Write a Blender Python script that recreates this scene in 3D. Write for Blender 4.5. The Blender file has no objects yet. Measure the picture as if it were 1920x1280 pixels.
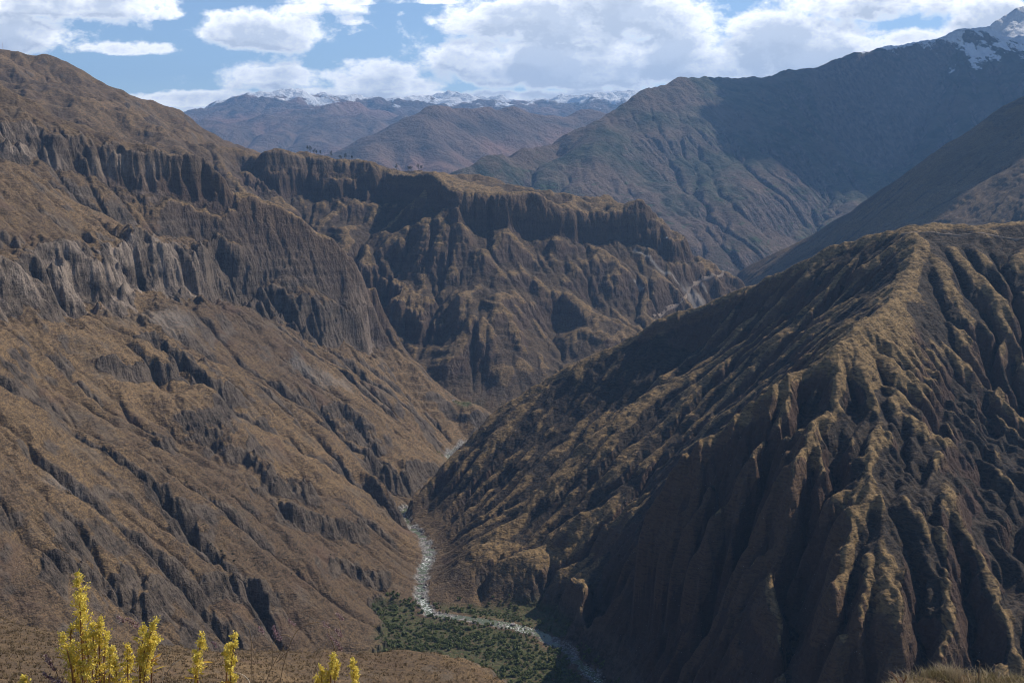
import bpy, math, time
import numpy as np
T0 = time.time()
def log(s): print('[%6.1fs] %s' % (time.time()-T0, s), flush=True)
D2R = math.pi/180
scene = bpy.context.scene

# ------------------------------------------------------------------ camera
PITCH, FPX = 9.4*D2R, 2059.0
cam_d = bpy.data.cameras.new('camera'); cam = bpy.data.objects.new('camera', cam_d)
scene.collection.objects.link(cam); scene.camera = cam
cam_d.sensor_width = 36; cam_d.lens = 36*FPX/1920
cam_d.clip_start = 0.1; cam_d.clip_end = 200000
cam.location = (0, 0, 0); cam.rotation_euler = (math.pi/2-PITCH, 0, 0)
# ------------------------------------------------------------------ light
SUN_AZ, SUN_EL = 57*D2R, 44*D2R          # azimuth clockwise from the view direction (+Y)
SKY_STR, SUN_STR = 0.125, 5.0
sv = (math.sin(SUN_AZ)*math.cos(SUN_EL), math.cos(SUN_AZ)*math.cos(SUN_EL), math.sin(SUN_EL))
sun_d = bpy.data.lights.new('sun', 'SUN'); sun_d.energy = SUN_STR; sun_d.angle = 0.5*D2R; sun_d.color = (1, .915, .79)
sun = bpy.data.objects.new('sun', sun_d); scene.collection.objects.link(sun)
from mathutils import Vector
sun.rotation_euler = Vector(sv).to_track_quat('Z', 'Y').to_euler()
scene.view_settings.view_transform = 'Standard'; scene.view_settings.look = 'None'
scene.view_settings.exposure = 0.14; scene.view_settings.gamma = 1
scene.cycles.max_bounces = 5; scene.cycles.diffuse_bounces = 2; scene.cycles.volume_bounces = 0
scene.cycles.transparent_max_bounces = 8; scene.cycles.filter_width = 1.05
scene.cycles.use_adaptive_sampling = True; scene.cycles.adaptive_threshold = .02; scene.cycles.use_denoising = True

class NT:
    """small node-tree writer"""
    def __init__(s, tree): s.t = tree; tree.nodes.clear()
    def n(s, typ, **kw):
        nd = s.t.nodes.new(typ); ins = kw.pop('ins', {})
        for k, v in kw.items(): setattr(nd, k, v)
        for k, v in ins.items():
            if isinstance(v, bpy.types.NodeSocket): s.t.links.new(v, nd.inputs[k])
            else: nd.inputs[k].default_value = v
        return nd
    def link(s, a, b): s.t.links.new(a, b)
    def math(s, op, a, b=0.0, c=0.0, clamp=False):
        return s.n('ShaderNodeMath', operation=op, use_clamp=clamp, ins={0: a, 1: b, 2: c}).outputs[0]
    def vmath(s, op, a, b=(0, 0, 0)):
        nd = s.n('ShaderNodeVectorMath', operation=op, ins={0: a})
        if op == 'SCALE':
            if isinstance(b, bpy.types.NodeSocket): s.link(b, nd.inputs[3])
            else: nd.inputs[3].default_value = b
        else:
            if isinstance(b, bpy.types.NodeSocket): s.link(b, nd.inputs[1])
            else: nd.inputs[1].default_value = b
        return nd.outputs['Value'] if op in ('DOT_PRODUCT', 'LENGTH') else nd.outputs[0]
    def noise(s, vec, scale, detail=6, rough=.55, dist=0, col=False, lac=2.0):
        nd = s.n('ShaderNodeTexNoise', ins={'Vector': vec, 'Scale': scale, 'Detail': detail, 'Roughness': rough, 'Distortion': dist, 'Lacunarity': lac})
        return nd.outputs[1 if col else 0]
    def mapr(s, v, a, b, c=0.0, d=1.0, smooth=False):
        return s.n('ShaderNodeMapRange', interpolation_type='SMOOTHSTEP' if smooth else 'LINEAR', ins={0: v, 1: a, 2: b, 3: c, 4: d}).outputs[0]
    def mix(s, f, a, b, mode='MIX'):
        nd = s.n('ShaderNodeMix', data_type='RGBA', blend_type=mode)
        for i, v in ((0, f), (6, a), (7, b)):
            if isinstance(v, bpy.types.NodeSocket): s.link(v, nd.inputs[i])
            else: nd.inputs[i].default_value = (*v, 1) if isinstance(v, tuple) and len(v) == 3 else v
        return nd.outputs[2]
    def attr(s, name): return s.n('ShaderNodeAttribute', attribute_name=name).outputs['Fac']

# ------------------------------------------------------------------ sky with clouds
def px_dir(px, py):
    u, v = (px-960)/FPX, (640-py)/FPX
    d = np.array([u, math.cos(PITCH)+v*math.sin(PITCH), v*math.cos(PITCH)-math.sin(PITCH)])
    return d/np.linalg.norm(d)
world = bpy.data.worlds.new('World'); scene.world = world; world.use_nodes = True
def build_world():
    w = NT(world.node_tree)
    sky = w.n('ShaderNodeTexSky', sky_type='NISHITA', sun_disc=False, sun_elevation=SUN_EL, sun_rotation=SUN_AZ,
              altitude=3300, air_density=1.0, dust_density=.6, ozone_density=1.5)
    tc = w.n('ShaderNodeTexCoord').outputs['Generated']
    sep = w.n('ShaderNodeSeparateXYZ', ins={0: tc})
    # cloud bank coordinates: azimuth-like and elevation-like angles of the direction
    yy = w.math('MAXIMUM', sep.outputs[1], .05)
    az = w.math('DIVIDE', sep.outputs[0], yy); el = w.math('DIVIDE', sep.outputs[2], yy)
    def dens(off):
        a = w.math('ADD', az, off[0]); e = w.math('ADD', el, off[1])
        p = w.n('ShaderNodeCombineXYZ', ins={0: a, 1: w.math('MULTIPLY', e, 1.6), 2: 0.0}).outputs[0]
        wp = w.vmath('ADD', p, w.vmath('SCALE', w.vmath('SUBTRACT', w.noise(p, 14, 4, .6, 0, True), (.5, .5, .5)), .03))
        n1 = w.n('ShaderNodeTexNoise', noise_dimensions='2D', ins={'Vector': w.vmath('ADD', p, (4.1, 2.3, 0)), 'Scale': 13, 'Detail': 9, 'Roughness': .60, 'Distortion': .1}).outputs[0]
        v = w.n('ShaderNodeTexVoronoi', feature='SMOOTH_F1', voronoi_dimensions='2D', normalize=True, ins={'Vector': wp, 'Scale': 26, 'Detail': 3, 'Roughness': .62, 'Lacunarity': 2.3, 'Smoothness': .25})
        d = w.math('ADD', w.math('MULTIPLY', w.math('SUBTRACT', n1, .5), 1.75), w.math('MULTIPLY', w.math('SUBTRACT', .38, v.outputs['Distance']), .75))
        tot = None
        for (px, py, rx, ry, amp) in CLOUDS:
            dd = px_dir(px, py); ca, ce = dd[0]/dd[1], dd[2]/dd[1]
            qx = w.math('DIVIDE', w.math('SUBTRACT', a, ca), rx/FPX); qy = w.math('DIVIDE', w.math('SUBTRACT', e, ce), ry/FPX)
            qy = w.math('MULTIPLY', qy, w.math('ADD', 1.0, w.math('MULTIPLY', w.math('LESS_THAN', qy, 0.0), .7)))   # flatter bases
            r2 = w.math('ADD', w.math('MULTIPLY', qx, qx), w.math('MULTIPLY', qy, qy))
            g = w.math('MULTIPLY', w.math('DIVIDE', 1.0, w.math('ADD', 1.0, w.math('MULTIPLY', r2, r2))), amp)
            tot = g if tot is None else w.math('MAXIMUM', tot, g)
        return w.math('ADD', d, tot)
    d0 = dens((0, 0)); d1 = dens((.007, .013))
    cov = w.mapr(d0, .32, .66, smooth=True)
    shade = w.mapr(w.math('SUBTRACT', d1, d0), -.16, .16)           # more cloud toward the light = darker side
    thick = w.mapr(d0, .60, 1.05)
    body = w.mix(thick, (1.0, .99, .97), (.48, .52, .59))
    lit = w.mix(w.math('MULTIPLY', shade, w.mapr(d0, .42, .75, .15, .95)), body, (.40, .44, .51))
    lp = w.n('ShaderNodeMix', data_type='RGBA')                     # plain mix of sky and cloud radiance
    skyc = w.vmath('SCALE', sky.outputs[0], SKY_STR)
    cl = w.vmath('SCALE', lit, 1.6)
    w.link(cov, lp.inputs[0]); w.link(skyc, lp.inputs[6]); w.link(cl, lp.inputs[7])
    bg = w.n('ShaderNodeBackground', ins={'Color': lp.outputs[2], 'Strength': 1.0})
    out = w.n('ShaderNodeOutputWorld'); w.link(bg.outputs[0], out.inputs[0])
CLOUDS = [(500, 62, 150, 50, .80), (560, 22, 160, 20, .62), (150, 12, 170, 34, .8), (20, 75, 90, 50, .8), (265, 94, 110, 17, .68), (312, 30, 46, 20, .62),
          (652, 40, 38, 15, .62), (620, 4, 200, 14, .55), (480, 150, 150, 40, .62), (740, 150, 150, 46, .80), (420, 184, 190, 18, .72), (640, 180, 120, 20, .7),
          (1130, 45, 230, 80, .95), (1000, 130, 210, 60, .92), (1250, 120, 230, 70, .95), (1480, 90, 240, 70, .85), (1650, 18, 260, 50, .72), (1860, 60, 130, 60, .78), (1700, 70, 120, 30, .7),
          (820, 190, 600, 22, .80), (800, 3, 90, 10, .55)]
build_world()

# ------------------------------------------------------------------ terrain maths
def P(px, py, Y):
    u, v = (px-960)/FPX, (640-py)/FPX
    y = math.cos(PITCH)+v*math.sin(PITCH); z = v*math.cos(PITCH)-math.sin(PITCH)
    return (u/y*Y, Y, z/y*Y)
def Pz(px, py, z):
    u, v = (px-960)/FPX, (640-py)/FPX
    y = math.cos(PITCH)+v*math.sin(PITCH); zz = v*math.cos(PITCH)-math.sin(PITCH)
    return (u/zz*z, y/zz*z, z)
def hash2(ix, iy, seed):
    h = (ix.astype(np.uint32)*np.uint32(374761393) + iy.astype(np.uint32)*np.uint32(668265263) + np.uint32(seed*974711+12345))
    h ^= h >> np.uint32(13); h *= np.uint32(1274126177); h ^= h >> np.uint32(16)
    return h
def perlin(x, y, seed=0):
    x = x.astype(np.float32); y = y.astype(np.float32)
    xf = np.floor(x); yf = np.floor(y); ix = xf.astype(np.int32); iy = yf.astype(np.int32)
    fx = x-xf; fy = y-yf
    ux = fx*fx*fx*(fx*(fx*6-15)+10); uy = fy*fy*fy*(fy*(fy*6-15)+10)
    def g(dx, dy):
        a = (hash2(ix+dx, iy+dy, seed) & np.uint32(1023)).astype(np.int32)
        return COS[a]*(fx-dx)+SIN[a]*(fy-dy)
    a = g(0, 0); b = g(1, 0); c = g(0, 1); d = g(1, 1)
    return (a+(b-a)*ux)*(1-uy)+(c+(d-c)*ux)*uy
_a = np.arange(1024)/1024*2*np.pi
COS = np.cos(_a).astype(np.float32)*1.5; SIN = np.sin(_a).astype(np.float32)*1.5
def fbm(x, y, wl, octs, seed=0, gain=.5, ridged=False):
    r = np.zeros(x.shape, np.float32); a = 1.0; f = 1.0/wl
    for o in range(octs):
        n = perlin(x*f+o*17.3, y*f-o*9.1, seed+o)
        if ridged: n = .5-np.abs(n)*1.6
        r += a*n; a *= gain; f *= 2.03
    return r

class Field:
    """a heightfield built from ridge and valley lines, then worn down by running water"""
    def __init__(s, x0, x1, y0, y1, dx):
        s.x0, s.y0, s.dx = x0, y0, dx
        s.nx = int((x1-x0)/dx)//2*2+1; s.ny = int((y1-y0)/dx)//2*2+1
        s.lines = []
    def line(s, pts): s.lines.append(np.array(pts, float))
    def solve(s, levels, iters=120):
        z = None
        for L in levels:
            d = s.dx*L; nx = (s.nx-1)//L+2; ny = (s.ny-1)//L+2
            acc = np.zeros((ny, nx)); cnt = np.zeros((ny, nx))
            for ln in s.lines:
                for a, b in zip(ln[:-1], ln[1:]):
                    n = max(2, int(np.hypot(*(b-a)[:2])/d*2)+1); t = np.linspace(0, 1, n)[:, None]
                    p = a+(b-a)*t
                    ix = np.rint((p[:, 0]-s.x0)/d).astype(int); iy = np.rint((p[:, 1]-s.y0)/d).astype(int)
                    ok = (ix >= 0) & (ix < nx) & (iy >= 0) & (iy < ny)
                    np.add.at(acc, (iy[ok], ix[ok]), p[ok, 2]); np.add.at(cnt, (iy[ok], ix[ok]), 1)
            m = cnt > 0; val = np.where(m, acc/np.maximum(cnt, 1), 0)
            if z is None: z = np.full((ny, nx), val[m].mean())
            else:
                gy = np.arange(ny)*d/pd; gx = np.arange(nx)*d/pd
                z = bil(z, gx[None, :]+0*gy[:, None], gy[:, None]+0*gx[None, :])
            z[m] = val[m]
            yy, xx = np.mgrid[0:ny, 0:nx]; par = (xx+yy) & 1
            w = 1.85 if L > 1 else 1.5
            for it in range(iters*4 if L == levels[0] else iters):
                for c in (0, 1):
                    zp = np.pad(z, 1, mode='edge')
                    av = (zp[:-2, 1:-1]+zp[2:, 1:-1]+zp[1:-1, :-2]+zp[1:-1, 2:])*.25
                    z = np.where((par == c) & ~m, z+w*(av-z), z)
            pd = d
        s.z = z[:s.ny, :s.nx].astype(np.float32)
        if s.z.shape != (s.ny, s.nx):
            s.z = bil(z, np.arange(s.nx)[None, :]*s.dx/pd+0*np.arange(s.ny)[:, None], np.arange(s.ny)[:, None]*s.dx/pd+0*np.arange(s.nx)[None, :]).astype(np.float32)
    def xy(s):
        return (np.broadcast_to(s.x0+np.arange(s.nx, dtype=np.float32)*s.dx, (s.ny, s.nx)),
                np.broadcast_to((s.y0+np.arange(s.ny, dtype=np.float32)*s.dx)[:, None], (s.ny, s.nx)))
    def sample(s, x, y, arr=None):
        return bil(s.z if arr is None else arr, (x-s.x0)/s.dx, (y-s.y0)/s.dx)
def bil(z, gx, gy):
    ny, nx = z.shape
    gx = np.clip(gx, 0, nx-1.001); gy = np.clip(gy, 0, ny-1.001)
    ix = gx.astype(np.int32); iy = gy.astype(np.int32); fx = gx-ix; fy = gy-iy
    return (z[iy, ix]*(1-fx)+z[iy, ix+1]*fx)*(1-fy)+(z[iy+1, ix]*(1-fx)+z[iy+1, ix+1]*fx)*fy
def bic(z, gx, gy):
    """Catmull-Rom sampling: no facets of the coarse grid in the fine mesh"""
    ny, nx = z.shape
    gx = np.clip(gx, 1, nx-2.001).astype(np.float32); gy = np.clip(gy, 1, ny-2.001).astype(np.float32)
    ix = gx.astype(np.int32); iy = gy.astype(np.int32); fx = gx-ix; fy = gy-iy
    def wts(t): return (-.5*t+t*t-.5*t**3, 1-2.5*t*t+1.5*t**3, .5*t+2*t*t-1.5*t**3, -.5*t*t+.5*t**3)
    wx, wy = wts(fx), wts(fy); r = 0; zf = z.ravel()
    for j in range(4):
        row = (iy+j-1)*nx+ix
        r = r+wy[j]*(wx[0]*zf[row-1]+wx[1]*zf[row]+wx[2]*zf[row+1]+wx[3]*zf[row+2])
    return r
def up2(z, dx):
    ny, nx = z.shape; NY, NX = 2*ny-1, 2*nx-1
    gx = np.arange(NX)/2.; gy = np.arange(NY)/2.
    return bic(z, np.broadcast_to(gx[None, :], (NY, NX)), np.broadcast_to(gy[:, None], (NY, NX))).astype(np.float32)
NB = [(-1, -1), (-1, 0), (-1, 1), (0, -1), (0, 1), (1, -1), (1, 0), (1, 1)]
def erode(z, dx, iters, K, m=.32, fixed=None, diff=.008, seed=1, jit=.25, maxdoub=11):
    rng = np.random.RandomState(seed); ny, nx = z.shape; N = ny*nx
    z = z.astype(np.float32).copy(); idx = np.arange(N, dtype=np.int32).reshape(ny, nx); A = None
    for it in range(iters):
        zp = np.pad(z, 1, constant_values=1e9)
        zmin = None
        for dy, dxx in NB:
            q = zp[1+dy:1+dy+ny, 1+dxx:1+dxx+nx]; zmin = q if zmin is None else np.minimum(zmin, q)
        z = np.where(z <= zmin, zmin+.01, z); zp = np.pad(z, 1, constant_values=1e9)
        best = np.zeros((ny, nx), np.float32); rec = idx.copy(); ds = np.full((ny, nx), dx, np.float32)
        for dy, dxx in NB:
            L = dx*(1.4142 if dy and dxx else 1.0)
            sl = (z-zp[1+dy:1+dy+ny, 1+dxx:1+dxx+nx])/L
            sj = sl*(1+jit*(rng.rand(ny, nx).astype(np.float32)-.5))
            k = (sj > best) & (sl > 0)
            best = np.where(k, sj, best); rec = np.where(k, idx+dy*nx+dxx, rec); ds = np.where(k, L, ds)
        rec = rec.ravel(); root = rec == idx.ravel()
        if fixed is not None: f = fixed.ravel(); rec = np.where(f, idx.ravel(), rec); root |= f
        A = np.full(N+1, dx*dx, np.float64); A[N] = 0
        r = np.append(np.where(root, N, rec), N)
        for k in range(maxdoub):                                   # pointer doubling: catchment area of every cell
            A += np.bincount(r, weights=A, minlength=N+1); A[N] = 0; r = r[r]
        A = A[:N]
        F = (K*np.power(A, m)).astype(np.float32)/ds.ravel(); F[root] = 0
        a = z.ravel()/(1+F); b = (F/(1+F)).astype(np.float32); r = rec.copy()
        for k in range(maxdoub):
            a = a+b*a[r]; b = b*b[r]; r = r[r]
        a = a+b*z.ravel()[r]
        z = a.reshape(ny, nx).astype(np.float32)
        if diff:
            zp = np.pad(z, 1, mode='edge')
            z = z+diff*(zp[:-2, 1:-1]+zp[2:, 1:-1]+zp[1:-1, :-2]+zp[1:-1, 2:]-4*z)
    return z, A.reshape(ny, nx).astype(np.float32)

# ------------------------------------------------------------------ the canyon (near terrain): ridges and valleys
def build_near():
    F = Field(-3904, 3904, 808, 8680, 8)
    L = lambda *pts: F.line([P(*p) for p in pts])
    W = lambda *pts: F.line(pts)
    # river and valley floor
    riv = [(450, 808, -889), (330, 1000, -890), (230, 1200, -890), (185, 1400, -891), (165, 1620, -892)] + [Pz(px, py, -893) for px, py in
          [(1130, 1285), (1060, 1218), (1010, 1187), (960, 1172), (880, 1160), (805, 1150), (785, 1115), (795, 1065), (806, 1030), (790, 1005), (766, 985)]]
    riv += [(-285, 2720, -895), (-225, 2850, -896), (-160, 2990, -897), (-150, 3130, -898)] + [Pz(838, 852, -900)] + [(-160, 3420, -901), (-60, 3560, -902), (60, 3660, -903),
            (300, 3800, -905), (640, 3960, -908), (950, 4350, -915), (1220, 4950, -925), (1270, 5600, -935), (1210, 6200, -942), (1260, 7000, -952), (1440, 7800, -958), (1600, 8700, -965)]
    F.line(riv); F.river = riv
    W((-170, 2075, -889), (-60, 1960, -889), (40, 1850, -889), (80, 1740, -889), (70, 1560, -890), (100, 1300, -888))
    W((-230, 2050, -889), (-150, 1940, -888), (-40, 1800, -888), (-20, 1650, -888), (0, 1400, -886))
    L((700, 880, 2620), (728, 915, 2600), (748, 950, 2575), (752, 985, 2550))
    # right bank below the bench, and the bench rim
    L((850, 1135, 2115), (900, 1143, 2100), (960, 1153, 2080), (1060, 1185, 2000), (1105, 1220, 1920), (1160, 1270, 1820))
    L((845, 1065, 2235), (900, 1053, 2215), (960, 1050, 2190), (1010, 1057, 2150), (1060, 1077, 2085), (1110, 1112, 2010), (1150, 1150, 1930))
    L((870, 1030, 2300), (960, 1020, 2280), (1050, 1040, 2180), (1100, 1062, 2090)); L((900, 1000, 2380), (1000, 980, 2330), (1100, 965, 2250))
    # right ridge: crest
    L((2600, 330, 2300), (2200, 385, 2400), (2050, 402, 2450), (1920, 420, 2450), (1800, 426, 2450), (1700, 430, 2450), (1600, 457, 2550), (1480, 492, 2650), (1380, 522, 2750), (1290, 560, 2800),
      (1210, 597, 2850), (1150, 632, 2880), (1050, 692, 2900), (930, 768, 2900), (850, 843, 2810), (795, 897, 2750), (760, 934, 2700))
    L((760, 934, 2700), (758, 962, 2665))
    # its spurs toward the camera
    L((1700, 430, 2450), (1710, 490, 2290), (1680, 570, 2110), (1650, 625, 1970), (1600, 655, 1890), (1540, 692, 1830), (1440, 752, 1800), (1330, 832, 1790), (1270, 880, 1790), (1180, 950, 1810), (1110, 1015, 1870), (1065, 1072, 2060))
    L((1650, 625, 1970), (1600, 720, 1800), (1560, 770, 1700), (1460, 893, 1600), (1380, 950, 1600), (1290, 1030, 1640), (1180, 1130, 1760), (1140, 1180, 1840))
    L((1460, 893, 1600), (1475, 980, 1530), (1485, 1120, 1470), (1480, 1260, 1400))
    L((1400, 1000, 1620), (1365, 1062, 1590), (1290, 1125, 1620), (1200, 1200, 1690), (1160, 1240, 1740))
    L((1365, 1062, 1590), (1415, 1130, 1480), (1440, 1250, 1380))
    L((1650, 625, 1970), (1680, 700, 1850), (1725, 800, 1690), (1790, 950, 1500), (1855, 1140, 1310), (1870, 1300, 1200))
    L((1600, 720, 1800), (1610, 850, 1620), (1650, 1000, 1430), (1690, 1200, 1260))
    L((1720, 470, 2330), (1780, 560, 2180), (1850, 680, 2020), (1920, 770, 1900), (2050, 900, 1750), (2200, 1100, 1500))
    L((1890, 440, 2400), (1960, 560, 2150), (2100, 700, 2000), (2500, 900, 1800))
    # hollows between them
    L((1600, 520, 2440), (1500, 635, 2370), (1400, 738, 2320), (1250, 850, 2270), (1120, 948, 2235), (1000, 1028, 2210))
    L((1560, 640, 2000), (1470, 790, 1760), (1380, 880, 1725), (1280, 965, 1740), (1180, 1060, 1810), (1120, 1130, 1900))
    L((1740, 560, 2200), (1800, 680, 2010), (1850, 800, 1830), (1880, 950, 1600), (1900, 1150, 1380))
    L((1540, 860, 1640), (1560, 1000, 1450), (1580, 1200, 1280))
    L((1400, 560, 2680), (1250, 720, 2620), (1100, 860, 2560), (960, 960, 2450))
    L((1300, 640, 2730), (1200, 740, 2560), (1060, 880, 2440), (960, 980, 2330), (860, 1045, 2260))
    W((1150, 808, -600), (1350, 1200, -500), (1700, 1300, -350))
    # left wall: crest and the dark cliff where it ends
    L((-700, 60, 3400), (-350, 95, 3500), (-80, 138, 3500), (0, 168, 3500), (100, 207, 3500), (200, 250, 3510), (300, 291, 3530), (400, 342, 3560), (480, 375, 3590), (560, 415, 3620), (640, 466, 3650), (684, 499, 3650))
    L((684, 499, 3650), (692, 545, 3640), (699, 600, 3625), (700, 650, 3600)); L((705, 520, 3720), (712, 600, 3700), (716, 660, 3690))
    L((700, 655, 3560), (760, 692, 3570), (805, 717, 3580), (850, 747, 3600), (905, 762, 3620), (930, 775, 3640))
    L((846, 764, 3540), (885, 764, 3550), (905, 766, 3600))
    L((846, 790, 3520), (885, 798, 3500), (925, 792, 3560))
    # left wall: the face
    L((-300, 330, 2180), (0, 330, 2836), (200, 400, 3187), (400, 500, 3400), (560, 590, 3420))
    L((-400, 700, 1500), (0, 650, 2006), (200, 700, 2215), (400, 760, 2445), (560, 850, 2530), (700, 930, 2605))
    L((0, 960, 1548), (200, 1010, 1668), (400, 1060, 1803), (600, 1110, 1967), (740, 1150, 2090))
    L((230, 640, 2420), (330, 680, 2400), (425, 752, 2370))
    # between the left wall and the camera's hill
    W(Pz(780, 1165, -889), (-420, 1680, -830), (-600, 1330, -690), (-760, 1060, -590), (-1000, 808, -500))
    W((-3900, 808, 1200), (-2600, 808, 500), (-1700, 808, 60), (-1000, 808, -500))
    W((-300, 808, -800), (200, 808, -888), (450, 808, -890), (800, 808, -760), (1150, 808, -600))
    # gorge behind the left wall
    L((560, 450, 4750), (640, 470, 4600), (672, 570, 4400), (700, 645, 4180), (745, 715, 4000), (830, 745, 3880), (905, 775, 3790))
    F.line([P(905, 775, 3790), (40, 3660, -902)])
    L((200, 330, 4300), (350, 360, 4400), (480, 420, 4500), (600, 470, 4600))
    # upper left mountain and the tan shoulder in front of it
    L((-500, 20, 5300), (-200, 70, 5500), (0, 104, 5600), (60, 118, 5600), (110, 124, 5650), (180, 150, 5700), (245, 181, 5700), (310, 200, 5700), (345, 226, 5750), (378, 258, 5800), (430, 286, 5900), (500, 296, 6000))
    L((60, 165, 4900), (130, 178, 4900), (200, 206, 4920), (300, 252, 4950), (370, 282, 5000), (430, 296, 5050))
    L((-300, 210, 4200), (0, 240, 4250), (120, 290, 4250), (250, 310, 4300), (350, 318, 4500), (430, 318, 4850))
    # middle massif: rim, plateau, cliff foot
    L((430, 296, 5050), (462, 292, 5000), (490, 286, 4950), (515, 292, 4970), (545, 301, 5000), (575, 313, 5030), (640, 319, 5050), (690, 314, 5060), (720, 322, 5060), (745, 330, 5000), (775, 325, 4930), (800, 318, 4850))
    L((800, 318, 4850), (825, 340, 4770), (850, 358, 4700), (900, 364, 4690), (960, 372, 4700), (1030, 378, 4750), (1100, 384, 4800), (1160, 392, 4850), (1205, 397, 4870), (1235, 420, 4880), (1262, 443, 4880), (1310, 482, 4860), (1345, 505, 4850), (1385, 522, 4820), (1420, 560, 4850))
    L((800, 318, 4850), (870, 336, 5000), (950, 350, 5100), (1030, 361, 5150), (1090, 369, 5150), (1150, 384, 5100), (1205, 397, 4870))
    L((430, 300, 5300), (600, 312, 5500), (800, 322, 5500), (950, 356, 5500))
    L((455, 335, 4930), (520, 375, 4900), (570, 385, 4930), (610, 395, 4930), (660, 370, 4980), (720, 372, 4990), (745, 370, 4950), (790, 372, 4780), (830, 412, 4690), (870, 425, 4640), (930, 433, 4640), (1000, 440, 4680), (1090, 448, 4740), (1160, 440, 4800), (1220, 455, 4830))
    L((860, 428, 4630), (820, 470, 4520), (790, 520, 4400), (740, 570, 4300), (712, 600, 4250))
    L((880, 430, 4630), (900, 520, 4400), (930, 570, 4260), (925, 640, 4080), (900, 700, 3980), (905, 745, 3900))
    L((820, 530, 4380), (830, 610, 4190), (845, 680, 4020), (858, 735, 3920))
    L((980, 470, 4600), (1010, 560, 4400), (1040, 640, 4220), (1060, 700, 4100))
    W((-1700, 6400, 100), (0, 6300, -350), (900, 6100, -600), (1200, 5900, -900))
    W((-3900, 8600, 0), (-1500, 8600, -500), (0, 8600, -800), (1600, 8600, -964))
    # dark slope at the right, behind the right ridge
    L((2500, -60, 5800), (2200, 40, 6000), (2050, 110, 6100), (1920, 174, 6200), (1860, 215, 6300), (1800, 262, 6400), (1700, 327, 6600), (1600, 392, 6800), (1500, 450, 6950), (1390, 512, 7050))
    F.line([P(1390, 512, 7050), (1270, 7090, -950)])
    W((640, 3960, -908), (1400, 4000, -700), (2200, 4100, -500), (3200, 4200, -250), (3900, 4200, -100))
    L((1920, 300, 5500), (1750, 400, 5500), (1560, 480, 5600), (1430, 570, 5700))
    W((1600, 8600, -964), (2600, 8400, -800), (3900, 8200, -400))
    F.solve([32, 16, 8, 4, 2, 1]); log('near solved')
    X, Y = F.xy(); F.K = NEAR_K*kmap(F, X, Y)
    F.z = weather(F, F.K, F.river); carve(F); F.base8 = F.z
    cliffs(F)
    log('near eroded')
    return F
def right_side(F, X, Y):
    """1 on the right ridge, 0 left of the river"""
    r = np.array(F.river); xr = np.interp(Y.ravel(), r[:, 1], r[:, 0]).reshape(Y.shape)
    return np.clip((X-xr)/60, 0, 1)
def kmap(F, X, Y):
    n = np.clip(.5+.75*fbm(X, Y, 380, 3, 201), .12, 1.5)
    D = right_side(F, X, Y)*np.clip((4100-Y)/300, 0, 1)
    C = np.clip((Y-3750)/250, 0, 1)*np.clip((5200-Y)/300, 0, 1)
    D = D*(.38+.45*np.clip((2150-Y)/150, 0, 1))*(1-.85*np.exp(-((X-20)/170)**4-((Y-2230)/130)**4))
    return ((.16+.8*n*(1-.3*C))*(1-D)+D*(1.05+1.4*n)).astype(np.float32)
def flutes(F, X, Y, Z):
    """close ribs running down the steep near face of the right ridge"""
    m = right_side(F, X, Y)*np.clip((2050-Y)/150, 0, 1)*np.clip((X-120)/60, 0, 1)*np.clip((-330-Z)/80, 0, 1)
    u = X*.93-Y*.36+fbm(X, Y, 240, 3, 901)*30; v = X*.36+Y*.93
    return m*(fbm(u, v*.12, 46, 3, 905, ridged=True, gain=.6)-.2)
def weather(F, K, river=None, amp=1.0, low=-880, coarse=22, fine=8):
    """rough the surface up, let water cut it, let it rise again as it is worn so crests keep their height"""
    z = F.z; dx = F.dx; X, Y = F.xy(); X2, Y2 = X[::2, ::2], Y[::2, ::2]; k = dx/8
    z2 = z[::2, ::2].copy(); fx = river_mask(F, 2) if river is not None else None
    hi = np.clip((z2-low)/140, 0, 1)
    if river is not None:                                          # crags of the middle massif and broken rock on the left wall
        C = np.clip((Y2-3600)/250, 0, 1)*np.clip((5300-Y2)/300, 0, 1); top = np.clip((z2+190)/70, 0, 1)*(X2 > -600); C = np.maximum(C, np.clip((Y2-4700)/300, 0, 1)*(X2 < -900)); hi = hi*(1-.85*top*C); D = right_side(F, X2, Y2)*(1-C)
        z2 = z2+hi*(1-D)*fbm(X2, Y2, 330, 5, 801, ridged=True, gain=.55)*(24+18*C)
    if river is not None: z2 = z2+hi*flutes(F, X2, Y2, z2)*15
    z2 = z2+hi*amp*(fbm(X2, Y2, 520*k, 5, 5)*30+fbm(X2, Y2, 1000*k, 2, 9, ridged=True)*16)
    base = z2.copy()
    z2, A = erode(z2, dx*2, coarse, K if np.isscalar(K) else K[::2, ::2].ravel(), fixed=fx, seed=3, jit=.7)
    z2 = z2+blur(base-z2, 9)*.9*hi
    z1 = up2(z2, dx*2)[:F.ny, :F.nx]; hi = np.clip((z1-low)/110, 0, 1)
    z1 = z1+hi*amp*fbm(X, Y, 120*k, 4, 21)*7
    if river is not None: z1 = z1+hi*flutes(F, X, Y, z1)*13
    pre = z1
    z1, A = erode(z1, dx, fine, K*.8 if np.isscalar(K) else K.ravel()*.8, fixed=river_mask(F, 1) if river is not None else None, seed=8, jit=.6)
    z1 = z1+blur(pre-z1, 6)*.85*hi
    F.A = A
    return z1
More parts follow.
